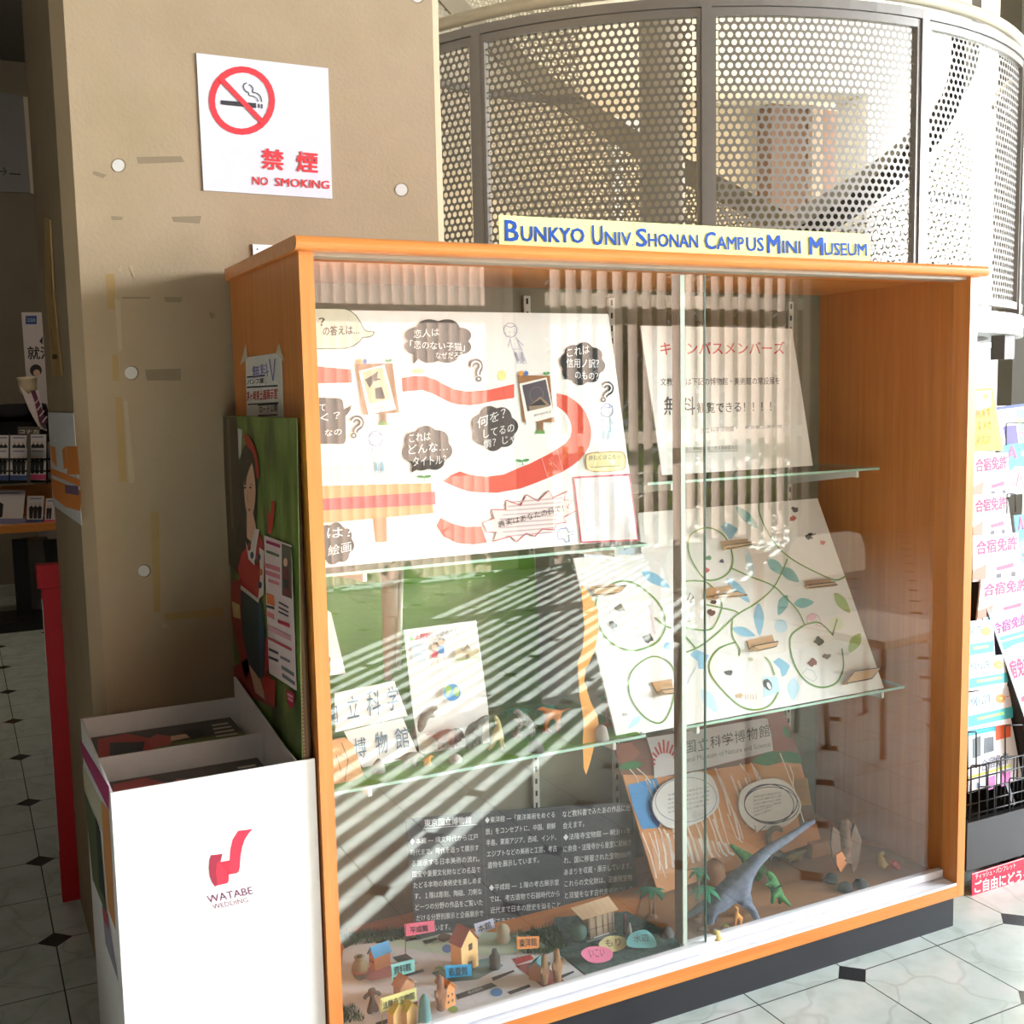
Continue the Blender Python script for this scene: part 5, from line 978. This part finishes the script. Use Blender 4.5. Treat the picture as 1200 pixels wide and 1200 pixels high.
for i, (x0, y0, x1, y1, w, c) in enumerate(((280,62,350,86,2.4,MGN),(280,110,345,134,2,P(96, 120, 90)),(276,180,350,204,3.4,P(220, 130, 140)),(276,215,350,240,3.4,P(220, 130, 140)),(290,255,345,275,2.4,P(220, 130, 140)),(282,345,320,360,8,P(230, 120, 60)),(280,385,320,396,2,DK),(342,365,392,392,1.4,DK),(342,390,392,416,1.4,DK),(342,412,392,436,1.4,DK),(338,460,398,484,3,P(200, 60, 80)),(280,420,320,440,4,P(226, 130, 130)),(285,490,405,548,4,P(214, 160, 166)),(288,545,408,604,2,P(200, 80, 90)),(292,600,340,622,2,DK),(292,640,340,660,2,DK),(350,640,400,664,2,GRY),(356,690,420,730,3,GRY),(360,730,425,775,3,GRY))): a.line(zv([(x0, y0), (x1, y1)]), w*.6, c, 14)
a.poly(zw([(350,935),(372,935),(360,1080),(348,1130),(332,1125),(328,1010),(340,1000),(346,1040)]), P(200, 40, 44, gl), 9); a.poly(zv([(378,800),(420,825),(420,880),(402,905),(382,860)]), P(170, 30, 56, .5), 13); a.line(zv([(386, 825), (414, 842)]), 1.2, P(230, 170, 190), 14); a.line(zv([(388, 845), (414, 862)]), 1.2, P(230, 170, 190), 14)
a.build('photo_sheet', pp)

# ================================================================ red stand behind the pillar, hall beyond
rs = thing('red_sign_stand', (-.355, 1.33, FZ), 'bright red signboard stand peeking out behind the left of the pillar', 'stand')
RDS = P(206, 22, 36, .6)
MB().box((-.375, 1.305, FZ), (-.1, 1.34, 1.01), RDS).build('panel', rs); MB().box((-.385, 1.302, 1.012), (-.1, 1.35, 1.075), RDS).build('cap', rs)
MB().box((-.3765, 1.303, FZ+.15), (-.3752, 1.33, .98), P(220, 220, 220, .6)).build('white_edge', rs)
# wall sign board in the hall
a = Art((0, 7.385, 0), (1, 0, 0), (0, 0, 1)); a.slab([(-14, 105), (27, 113), (36, 226), (-14, 224)], .03, P(122, 122, 124, .6), h=.0); a.slab([(27, 113), (33, 114), (42, 228), (36, 226)], .04, P(200, 190, 170, .7)); a.line([(11, 203.5), (24, 204.5)], 1.6, BLK, 2); a.text('↔', (-6, 206), (8, 206), (-6, 196), BLK, 2); tag(a.build('hall_sign'), 'grey sign board high on the dark hall wall at the left edge', 'sign')
YD = 5.5
def B(name, u0, v0, u1, v1, y0, y1, m, par=None): p, q = PY(u0, v1, y0), PY(u1, v0, y0); return MB().box((min(p.x, q.x), y0, p.z), (max(p.x, q.x), y1, q.z), m).build(name, par)
dk = thing('display_desk', (-.2, 5.6, FZ), 'orange wooden display desk with black legs in the dim hall', 'desk')
B('top', -90, 612, 75, 632, YD, YD+.5, M_DESK, dk); B('back_board', -90, 566, 75, 612, YD+.18, YD+.2, M_DESK, dk)
for u in (21, 58): B('leg', u, 632, u+11, 730, YD+.1, YD+.16, M_BLACK, dk)
b = MB(); p = PY(20, 735, YD+.1); b.box((p.x-.25, YD-.1, FZ), (p.x+.25, YD+.35, FZ+.06), M_BLACK); b.build('foot', dk)
B('white_case', 34, 632, 57, 716, YD+.3, YD+.5, P(150, 146, 146, .7), dk)
# brochure rack on the desk with suit leaflets
wr = thing('leaflet_rack', PY(20, 566, YD+.1), 'black wire leaflet rack standing on the hall desk', 'rack')
b = MB()
for v in (538, 552, 564): b.tube([PY(-30, v, YD+.08), PY(60, v, YD+.08)], .006, M_BLACK, 6)
for u in (-12, 11, 32, 55): b.tube([PY(u, 566, YD+.08), PY(u, 508, YD+.16)], .005, M_BLACK, 6)
b.box((PY(-30, 566, YD+.08).x, YD+.08, PY(0, 567.5, YD+.08).z), (PY(59, 566, YD+.08).x, YD+.17, PY(0, 565, YD+.08).z), M_BLACK); b.build('wire_frame', wr)
SUIT = P(34, 34, 38, .8)
def leaflet(px, y, cols, label, fig=3, hd=P(120, 124, 150)):
    a = Art(PY(*px[3], y), (1, 0, 0), (0, .15, 1)); a.slab(px, .004, P(206, 202, 206, .7)); (x0, y0), (x1, y1), (x2, y2), (x3, y3) = px
    L = lambda s, t: (x0+(x1-x0)*s+(x3-x0)*t, y0+(y1-y0)*s+(y3-y0)*t)
    a.line([L(.15, .1), L(.85, .1)], 1.6, hd, 1)
    for i in range(fig):
        s = .25+.25*i; a.poly([L(s-.13, .42), L(s, .34), L(s+.13, .42), L(s+.1, .8), L(s, .82), L(s-.1, .8)], SUIT, 2); a.ell(*L(s, .3), 1.1, 1.3, P(206, 170, 146), 3)
    a.poly([L(0, .84), L(1, .84), L(1, 1), L(0, 1)], cols, 3); tag(a.build('leaflet'), label, 'leaflet', 'suit leaflets in the hall rack')
BB = P(60, 80, 130, .7); PB_ = P(200, 70, 110, .7)
leaflet([(-8, 525), (10, 525), (10, 563), (-8, 563)], YD+.07, BB, 'blue footed suit leaflet, leftmost in the lower row of the hall rack'); leaflet([(12, 525), (32, 525), (31, 563), (12, 563)], YD+.07, BB, 'blue footed suit leaflet, middle of the lower row of the hall rack'); leaflet([(33, 525), (54, 525), (54, 563), (33, 562)], YD+.07, PB_, 'pink footed suit leaflet in the lower row of the hall rack')
leaflet([(-8, 510), (11, 510), (11, 540), (-8, 540)], YD+.13, BB, 'suit leaflet, leftmost in the upper row of the hall rack'); leaflet([(12, 510), (32, 510), (32, 540), (12, 540)], YD+.13, BB, 'suit leaflet, middle of the upper row of the hall rack'); leaflet([(34, 509), (54, 509), (54, 540), (34, 540)], YD+.13, PB_, 'suit leaflet, right in the upper row of the hall rack')
leaflet([(-12, 574), (30, 574), (26, 616), (-12, 614)], YD+.1, P(120, 124, 160), 'large leaflet of a man in a suit leaning on the desk board', 1); leaflet([(32, 581), (52, 581), (50, 615), (31, 614)], YD+.1, BB, 'small suit leaflet with three figures leaning on the desk board'); leaflet([(54, 584), (66, 584), (66, 616), (52, 614)], YD+.1, PB_, 'suit leaflet half hidden by the pillar on the desk board', 2)
# mannequin bust
mn = thing('mannequin_bust', PY(20, 566, YD+.45), 'headless mannequin torso in black suit with striped tie behind the leaflets', 'mannequin')
ym = YD+.45; K = (PY(20, 450, ym)-CAM).dot(_f)/FPX
def Q(u, v, d=0): return PY(u, v, ym+d*K)
ND = []
b = MB(); b.lathe(Q(33, 462), [(11.5*K, 0), (10*K, 8*K), (10.5*K, 16*K), (11.5*K, 19*K), (10*K, 20*K), (2*K, 20.4*K)], P(206, 190, 160, .6), 18); b.build('neck', mn)
grown('jacket', [(Q(20, 520), 26*K), (Q(18, 490), 27*K), (Q(16, 474), 22*K), (Q(-12, 482), 13*K), (Q(46, 480), 12*K), (Q(-22, 520), 11*K), (Q(56, 520), 10*K), (Q(20, 560), 24*K)], [(0, 1), (1, 2), (2, 3), (2, 4), (3, 5), (4, 6), (0, 7)], P(16, 17, 22, .9), mn)
t = Art(Q(36, 470, -29), (1, 0, 0), (0, .12, 1)); t.slab([(23, 452), (33, 462), (45, 456), (55, 505), (46, 502), (34, 480)], .012, P(216, 204, 206, .8)); t.build('shirt', mn)
t = Art(Q(40, 470, -34), (1, 0, 0), (0, .12, 1)); t.slab([(36, 458), (41, 457), (44, 465), (55, 495), (51, 500), (46, 494), (40, 468)], .006, P(92, 36, 64, .7))
for i in range(4): t.line([(40+i*3.2, 474+i*7), (46+i*3, 467+i*7)], 1.4, P(206, 190, 200), 1)
t.build('tie', mn)
a = Art((0, YD-.02, 0), (1, 0, 0), (0, 0, 1)); a.slab([(21, 500), (47, 500), (47, 509), (36, 509), (36, 567), (32, 567), (32, 509), (21, 509)], .02, P(90, 86, 80, .7)); a.text('コナカ', (23, 508), (45, 508), (23, 503.5), P(220, 214, 196), 1, .02); tag(a.build('shop_name_plate'), 'small dark name plate in front of the mannequin torso', 'sign')
a = Art(PY(30, 495, YD+.75), (1, 0, 0), (0, 0, 1)); a.slab([(25, 366), (52, 366), (60, 500), (77, 722), (52, 722), (35, 500)], .01, P(196, 188, 190, .7)); a.poly([(30, 370), (43, 370), (43, 380), (30, 380)], P(40, 70, 130, .6), 1); a.text('ココカ', (32, 377), (41, 377), (32, 373), LT, 2)
a.text('就活', (33, 421), (62, 421), (32, 406), BLK, 1, .02); a.ell(42, 434, 7, 7, P(44, 36, 40), 1); a.ell(43, 437, 4, 4, P(206, 170, 150), 2); a.poly([(46, 400), (50, 394), (50, 404)], BLK, 1)
tag(a.build('hall_banner'), 'tall white banner with bold black lettering behind the mannequin', 'banner')

# ================================================================ spiral stair behind
CX, CY, RR, ZTOP, ZBOT = 2.6588, 2.763, 1.626, 2.797, 1.847
st = thing('spiral_staircase', (CX, CY, FZ), 'round spiral staircase with grey perforated guard behind the cabinet', 'staircase')
M_PERF = P(146, 142, 136, .45, .15); M_FRAME = P(150, 146, 142, .4, .25)
def perf(name, R, a0, a1, zlo, zhi, n, mat, pitch=.028, row=.0258, hr=.0102, th=.0):
    """perforated sheet bent round the stair axis (angles in degrees); zlo / zhi may depend on the angle"""
    hr = hr; v = []; f = []; da = math.degrees(pitch/R); j = 0; zmin = min(zlo(a0), zlo(a1)); z = zmin+row*.5
    zmax = max(zhi(a0), zhi(a1)); hx, hz = pitch/2, row/2
    cell = [(hx, -hz), (hx, 0), (hx, hz), (0, hz), (-hx, hz), (-hx, 0), (-hx, -hz), (0, -hz)]
    N = 8 if n == 8 else 16
    hole = [(hr*math.cos(2*math.pi*(i/8)-math.pi/4), hr*math.sin(2*math.pi*(i/8)-math.pi/4)) for i in range(8)]
    while z < zmax:
        a = a0+da*.5*(1 if j % 2 else 2)*.999
        while a < a1-da*.4:
            if zlo(a) <= z <= zhi(a):
                o = len(v)
                for x, zz in cell+hole:
                    t = math.radians(a)+x/R; v.append((CX+R*math.cos(t), CY+R*math.sin(t), z+zz))
                f += [(o+i, o+(i+1) % 8, o+8+(i+1) % 8, o+8+i) for i in range(8)]
            a += da
        z += row; j += 1
    b = MB(); b.add(v, f, mat); return b.build(name, st)
def band(name, R0, R1, a0, a1, z0, z1, mat, n=40, par=None):
    """curved bar; z0/z1 functions of the angle"""
    v = []; f = []
    for i in range(n+1):
        a = a0+(a1-a0)*i/n; t = math.radians(a); c, s = math.cos(t), math.sin(t)
        for R, z in ((R0, z0(a)), (R1, z0(a)), (R1, z1(a)), (R0, z1(a))): v.append((CX+R*c, CY+R*s, z))
    for i in range(n): f += [(i*4+k, i*4+(k+1) % 4, i*4+4+(k+1) % 4, i*4+4+k) for k in range(4)]
    f += [(0, 1, 2, 3), (n*4+3, n*4+2, n*4+1, n*4)]
    b = MB(); b.add(v, f, mat); return b.build(name, par or st)
cst = lambda z: (lambda a: z)
posts = [-148.8, -119.0, -89.2, -59.4]
edges = [-180.5, -148.8, -119.0, -89.2, -59.4, -29]
for i in range(5):
    a0, a1 = edges[i], edges[i+1]
    gp = perf('guard_panel', RR, a0+1.0, a1-1.0, cst(ZBOT), cst(ZTOP), 8, M_PERF)
    band('panel_frame', RR-.012, RR+.014, a0+.5, a1-.5, cst(ZTOP), cst(ZTOP+.028), M_FRAME, par=gp); band('panel_frame', RR-.012, RR+.014, a0+.5, a1-.5, cst(ZBOT-.03), cst(ZBOT), M_FRAME, par=gp)
    for a in (a0+.35, a1-1.15): band('panel_frame', RR-.012, RR+.014, a, a+.8, cst(ZBOT), cst(ZTOP), M_FRAME, 2, gp)
for a in posts: band('post', RR-.03, RR+.022, a-.62, a+.62, cst(ZBOT-.05), cst(ZTOP+.06), M_FRAME, 2)
band('top_rail', RR-.03, RR+.022, -180.5, -29, cst(ZTOP+.03), cst(ZTOP+.062), M_FRAME); band('bottom_ring', RR-.12, RR+.02, -180.5, -20, cst(ZBOT-.135), cst(ZBOT-.05), P(200, 198, 196, .4, .1))
b = MB(); b.tube([(CX+(RR-.0)*math.cos(math.radians(a)), CY+RR*math.sin(math.radians(a)), ZTOP+.105) for a in range(-180, -28, 3)], .024, P(206, 198, 176, .35), 10); b.build('handrail', st)
band('platform', .1, RR-.1, -180, -20, cst(ZBOT-.12), cst(ZBOT-.09), P(120, 112, 104, .6), 30)
MB().lathe((CX, CY, FZ), [(.11, 0), (.11, 3.93)], P(196, 186, 166, .5), 20).build('column', st)
# flight behind: falls clockwise from upper left; treads, stringer and its own perforated guard
hz = lambda a: 2.43+(a-22)*.0165
band('stringer', RR-.06, RR-.03, 20, 118, lambda a: hz(a)-.10, lambda a: hz(a)+.06, P(150, 138, 116, .5), 40)
perf('guard_panel', RR-.05, 20, 118, lambda a: hz(a)-.95, lambda a: hz(a)-.1, 8, P(164, 152, 130, .5))
perf('guard_panel', RR-.05, 74, 128, lambda a: 3.34, lambda a: 4.0, 8, P(176, 166, 144, .5))
band('handrail_bar', RR-.07, RR-.03, 74, 128, cst(3.3), cst(3.34), P(110, 102, 90, .5), 24)
# right hand flight: rises towards the right inside the drum
hr_ = lambda a: 2.47-(a-18)*.0085
band('stringer', RR-.22, RR-.18, -52, 22, lambda a: hr_(a), lambda a: hr_(a)+.12, P(190, 188, 184, .4), 30)
perf('guard_panel', RR-.2, -52, 22, lambda a: 1.9, lambda a: hr_(a)-.13, 8, P(150, 148, 144, .4))
band('painted_shade_band', RR-.3, RR-.24, -52, 22, lambda a: hr_(a)-.13, lambda a: hr_(a)-.02, P(60, 56, 54, .7), 30)  # dark band modelled in place of the shade under the stringer
# white upright frame seen through the mesh, white column, brackets
b = MB()
for u in (722, 758): p = PY(u, 260, 4.8); q = PY(u, 152, 4.8); b.box((p.x-.04, 4.77, FZ), (p.x+.04, 4.83, q.z), P(240, 240, 240, .5))
p, q = PY(716, 158, 4.8), PY(784, 150, 4.8); b.box((p.x, 4.77, p.z), (q.x, 4.83, q.z+.03), P(240, 240, 240, .5)); tag(b.build('white_gate_frame', loc=(PY(740, 200, 4.8).x, 4.8, FZ)), 'white tubular frame seen through the perforated guard', 'frame')
p, q = PY(1018, 100, 5.6), PY(1066, 100, 5.6); struct(MB().box((p.x, 5.6, FZ), (q.x, 6.0, 4.05), P(244, 242, 238, .6)).build('wall_column'))
p, q = PY(950, 100, 6.15), PY(962, 100, 6.15); struct(MB().box((p.x, 6.12, FZ), (q.x, 6.18, 4.05), P(226, 206, 190, .6)).build('trim_strip'))
# steelwork and grey door under the ring at right
p, q = PY(1120, 372, 2.0), PY(1182, 372, 2.0)
dd = thing('grey_door', ((p.x+q.x)/2-.1, 2.2, FZ), 'pale grey metal door under the stair landing', 'door')
MB().box((p.x-.3, 2.2, FZ), (PY(1170, 400, 2.2).x, 2.24, ZBOT-.15), P(196, 200, 206, .4)).build('leaf', dd); b = MB(); b.box((PY(1169, 400, 2.18).x, 2.17, PY(1170, 416, 2.18).z), (PY(1175, 400, 2.18).x, 2.2, PY(1170, 386, 2.18).z), P(70, 60, 60)); b.build('hinge', dd)
p = PY(1177, 421, 1.35); q = PY(1190, 372, 1.35); MB().box((p.x, 1.35, p.z), (q.x, 1.42, q.z), P(110, 104, 98, .5)).build('hanger_plate', st)
p, q = PY(1190, 300, 2.6), PY(1200, 300, 2.6); struct(MB().box((p.x, 2.6, FZ), (q.x+.05, 2.75, 4.05), P(96, 90, 78, .6)).build('wall_post'))

# ================================================================ brochure rack at right
RX0, RX1, RY = 1.83, 2.12, .118
rk = thing('brochure_rack', (1.98, .2, FZ), 'black metal brochure rack right of the cabinet, filled with leaflets', 'rack')
BK = P(34, 32, 32, .45)
MB().box((RX0, RY, FZ+.07), (RX1, RY+.02, .325), BK).build('front_plate', rk)
for x in (RX0, RX1-.012): MB().prism([(x, RY+.02, FZ), (x, RY+.38, FZ), (x, RY+.46, 1.34), (x, RY+.42, 1.34), (x, RY+.02, .5)], (.012, 0, 0), BK).build('side_plate', rk)
MB().box((RX0+.012, RY+.36, FZ+.05), (RX1-.012, RY+.37, 1.3), BK).build('back_plate', rk)
p = PX(1196, 900, 2.02); MB().prism([(2.03, RY+.02, .33), (2.03, RY+.08, .33), (2.03, RY+.3, .84), (2.03, RY+.24, .84)], (.014, 0, 0), BK).build('divider', rk)
for x, y in ((RX0+.02, RY+.05), (RX1-.03, RY+.05), (RX0+.02, RY+.34), (RX1-.03, RY+.34)):
    b = MB(); b.lathe((x, y, FZ), [(.014, 0), (.018, .02), (.014, .05), (.008, .07)], P(30, 30, 30), 10); b.build('caster', rk)
b = MB()
for z in (.345, .375, .41, .445, .478): b.tube([(RX0, RY+.004, z), (RX1, RY+.004, z)], .0022, BK, 6)
for i in range(9): b.tube([(RX0+.012+i*.034, RY+.004, .33), (RX0+.012+i*.034, RY+.004, .482)], .0018, BK, 5)
b.build('wire_pocket', rk)
def hoop(u0, v0, u1, v1, y): b = MB(); b.tube([PY(u0, v1+2, y), PY(u0, v0+1, y), PY(u0+1, v0, y), PY(u1-1, v0-.5, y), PY(u1, v0+.5, y), PY(u1, v1, y)], .0022, BK, 6); b.build('wire_hoop', rk)
for q in ((1138, 897, 1156, 945, RY+.012), (1173, 887, 1192, 935, RY+.012), (1134, 858, 1144, 900, RY+.05), (1178, 850, 1199, 920, RY+.05), (1179, 496, 1205, 520, .42), (1180, 579, 1190, 600, .36), (1147, 922, 1165, 960, RY+.002), (1183, 912, 1204, 950, RY+.002)): hoop(*q)
a = Art((0, RY-.006, 0), (1, 0, 0), (0, 0, 1)); a.slab([(1139, 1024), (1204, 1004), (1204, 1034), (1139, 1051)], .003, P(214, 44, 74, .5)); a.line([(1139, 1024.5), (1204, 1004.5)], 1, P(240, 200, 206), 1)
a.text('ティッシュ・パンフレット', (1143, 1031), (1190, 1017), (1143, 1024.5), WH, 1, .01); a.text('ご自由にどうぞ', (1142, 1047), (1207, 1030), (1142, 1033), WH, 1, .03); a.build('sign_plate', rk)
HP_ = P(206, 24, 124, .6); CY_ = P(60, 190, 230, .6)
def fly(px, y, body, fn, label, lean=.28, grp='brochures in the black rack'):
    a = Art(PY(*px[3], y), (1, 0, 0), (0, lean, 1)); a.slab(px, .006, body, P(214, 214, 218)); (x0, y0), (x1, y1), (x2, y2), (x3, y3) = px
    L = lambda s, t: (x0+(x1-x0)*s+(x3-x0)*t, y0+(y1-y0)*s+(y3-y0)*t)
    fn(a, L); tag(a.build('brochure'), label, 'brochure', grp)
def f_yel(a, L):
    a.poly([L(.05, .04), L(.95, .04), L(.95, .3), L(.05, .42)], P(246, 246, 190), 1); a.ell(*L(.7, .14), 3.4, 3.4, P(246, 226, 60), 2)
    for t, y in (('無料', .48), ('します!!', .68), ('合宿免許', .92)): a.text(t, L(.15, y), L(.92, y-.02), L(.15, y-.14), P(226, 110, 40), 3, .01)
def f_camp(full):
    def f(a, L):
        PKH = P(206, 24, 100, .6)
        a.text('合宿免許' if full else '合宿免許', L(.08, .42), L(.98, .36), L(.08, .12), PKH, 2, .035)
        a.line([L(.02, .47), L(.5, .45)], 1, P(100, 190, 200), 2); a.line([L(.55, .47), L(.8, .45)], 1, P(240, 200, 90), 2); a.line([L(.55, .55), L(.85, .53)], 1, P(236, 130, 170), 2)
        a.poly([L(.0, .95), L(.0, .75), L(.2, .68), L(.3, .62), L(.28, .98)], P(150, 112, 84), 2); a.poly([L(.52, .72), L(.9, .64), L(.9, .74), L(.54, .8)], P(214, 60, 100), 2); a.poly([L(.48, .84), L(.95, .82), L(.95, .97), L(.48, .98)], P(150, 150, 164), 2); a.poly([L(.52, .87), L(.62, .86), L(.62, .97), L(.52, .98)], P(60, 60, 66), 3); a.poly([L(.85, .85), L(.93, .85), L(.93, .95), L(.85, .95)], P(70, 50, 60), 3)
    return f
def f_blue(a, L):
    a.poly([L(0, 0), L(1, -.02), L(1, .3), L(0, .5)], P(150, 220, 242), 1); a.text('合宿免許', L(.2, .5), L(1.0, .36), L(.2, .2), HP_, 3, .035); a.poly([L(0, .6), L(1, .5), L(1, .95), L(0, 1)], CY_, 2); a.line([L(.15, .72), L(.95, .62)], 1.8, P(220, 240, 120), 3); a.ell(*L(.3, .85), 7, 5, P(150, 140, 200), 3); a.poly([L(.4, .95), L(.7, .82), L(1, .8), L(1, .95)], WH, 4)
def f_white(a, L):
    OR_ = P(240, 150, 60, .6); a.text('免許', L(.05, .4), L(.55, .36), L(.05, .14), P(110, 150, 170), 2, .01); a.ell(*L(.72, .3), 5.2, 5.2, OR_, 3); a.line([L(.7, .3), L(.76, .3)], 2, P(250, 220, 120), 4); a.line([L(.84, .28), L(1, .26)], .8, P(236, 150, 130), 2)
    a.poly([L(0, .62), L(1, .56), L(1, .86), L(0, .92)], P(70, 180, 190), 2); a.line([L(.2, .74), L(.8, .7)], 3, P(150, 220, 110), 3); a.line([L(.3, .74), L(.7, .7)], 1, P(210, 240, 150), 4)
def f_elite(a, L):
    a.poly([L(0, .05), L(.8, .02), L(.8, .18), L(0, .2)], CY_, 1); a.poly([L(.65, .1), L(1, .08), L(1, .3), L(.65, .32)], P(240, 100, 40, .6), 2); a.poly([L(.1, .25), L(.3, .22), L(.3, .5), L(.1, .52)], P(90, 100, 104), 1); a.poly([L(.38, .26), L(.6, .26), L(.6, .46), L(.36, .48)], P(110, 120, 130), 1)
    a.text('合宿免許', L(.3, .72), L(.95, .66), L(.3, .56), P(130, 140, 170), 2, .01); a.line([L(0, .78), L(1, .7)], 2.2, P(226, 236, 90), 2); a.poly([L(.45, .82), L(.62, .8), L(.62, .98), L(.45, 1)], P(220, 130, 200), 2); a.poly([L(.75, .78), L(.98, .78), L(.98, .96), L(.75, .98)], P(220, 120, 196), 2); a.poly([L(.2, .86), L(.28, .9), L(.2, .95)], P(70, 150, 206), 2)
def f_sea(a, L):
    a.poly([L(0, 0), L(1, 0), L(1, .5), L(.5, .45), L(0, .62)], P(40, 160, 226), 1); a.text('A', L(.2, .3), L(.55, .3), L(.25, .04), P(226, 60, 110), 3, .03); a.ell(*L(.8, .22), 3.4, 3.4, WH, 3); a.text('GA', L(.1, .9), L(.75, .86), L(.1, .62), P(240, 130, 150), 3, .02)
def f_book(a, L):
    a.line([L(0, .06), L(1, 0)], 3, P(40, 60, 120), 1); a.poly([L(.6, .1), L(1, .1), L(1, .9), L(.6, .9)], P(110, 200, 230), 1); a.line([L(.6, .4), L(1, .38)], 5, P(240, 230, 110), 2); a.line([L(.6, .7), L(1, .68)], 4, P(236, 110, 170), 2); a.poly([L(.15, .5), L(.55, .48), L(.55, 1), L(.2, 1)], P(70, 50, 140), 1)
PW = P(244, 240, 242, .6)
fly([(1166, 476), (1206, 474), (1208, 522), (1172, 524)], .52, PW, f_book, 'white and blue booklet at the top right of the rack')
fly([(1136, 456), (1163, 454.5), (1176, 528), (1136, 528)], .47, P(250, 226, 20, .6), f_yel, 'bright yellow brochure at the top left of the rack')
fly([(1172, 522), (1204, 518), (1206, 578), (1178, 580)], .46, P(230, 240, 248, .6), f_sea, 'blue and white sea brochure behind the pink lettered ones')
fly([(1140, 532), (1181, 530), (1184, 582), (1140, 584)], .42, PW, f_camp(0), 'pink lettered brochure, uppermost of four in the left column')
fly([(1140, 580), (1180, 578), (1187, 629), (1140, 630)], .38, PW, f_camp(0), 'pink lettered brochure, second of four in the left column')
fly([(1188, 604), (1206, 602), (1208, 660), (1194, 662)], .37, P(110, 196, 220, .6), f_sea, 'blue brochure in the right column half outside the photo')
fly([(1140, 628), (1193, 624), (1198, 678), (1140, 682)], .34, PW, f_camp(1), 'pink lettered brochure, third of four in the left column')
fly([(1150, 679), (1206, 674), (1206, 726), (1145, 728)], .30, PW, f_camp(1), 'pink lettered brochure, lowest of four in the left column')
fly([(1152, 724), (1206, 714), (1206, 762), (1152, 770)], .27, P(226, 244, 250, .6), f_blue, 'sky blue brochure with magenta lettering in the middle of the rack')
fly([(1170, 770), (1206, 762), (1206, 838), (1180, 842)], .25, PW, f_camp(0), 'white brochure with magenta lettering right of the orange dotted ones')
fly([(1134, 728), (1164, 726), (1166, 770), (1134, 772)], .255, PW, f_white, 'white brochure with orange dot, uppermost of three')
fly([(1134, 772), (1184, 766), (1180, 806), (1134, 810)], .225, PW, f_white, 'white brochure with orange dot, middle of three')
fly([(1134, 812), (1187, 803), (1184, 848), (1134, 856)], .20, PW, f_white, 'white brochure with orange dot, lowest of three')
fly([(1134, 846), (1184, 838), (1198, 912), (1135, 930)], RY+.045, PW, f_elite, 'brochure with orange tag standing in the wire pocket')

# ================================================================ far furniture mirrored in the glass
def chair(x, y, rot, label):
    o = thing('white_chair', (x, y, FZ), label, 'chair', 'white chairs mirrored in the glass'); R = Matrix.Rotation(rot, 3, 'Z'); T = lambda a, b_, c: Vector((x, y, FZ))+R@Vector((a, b_, c)); m = P(228, 218, 200, .5)
    b = MB(); b.prism([T(-.23, -.22, .42), T(.23, -.22, .42), T(.23, .22, .42), T(-.23, .22, .42)], (0, 0, .03), m); b.build('seat', o)
    b = MB(); b.prism([T(-.22, .22, .62), T(.22, .22, .62), T(.24, .24, .72), T(.22, .245, .765), T(.17, .25, .785), T(-.17, .25, .785), T(-.22, .245, .765), T(-.24, .24, .72)], R@Vector((0, .025, 0)), m); b.build('backrest', o)
    for sx in (-1, 1):
        for sy in (-1, 1): b = MB(); b.tube([T(sx*.2, sy*.19, .42), T(sx*.22, sy*.21, 0)], .012, M_STEEL, 8); b.build('leg', o)
chair(2.14, -1.34, 3.0, 'white chair mirrored at the cabinet right side panel, left of two'); chair(2.66, -1.2, 3.0, 'white chair mirrored at the cabinet right side panel, right of two')
tb = thing('side_table', (2.3, -1.85, FZ), 'small wooden table mirrored between the white chairs', 'table')
MB().box((2.1, -2.05, FZ+.66), (2.5, -1.65, FZ+.7), M_DESK).build('top', tb)
for x in (2.12, 2.45):
    for y in (-2.03, -1.7): MB().box((x, y, FZ), (x+.035, y+.035, FZ+.66), M_DESK).build('leg', tb)
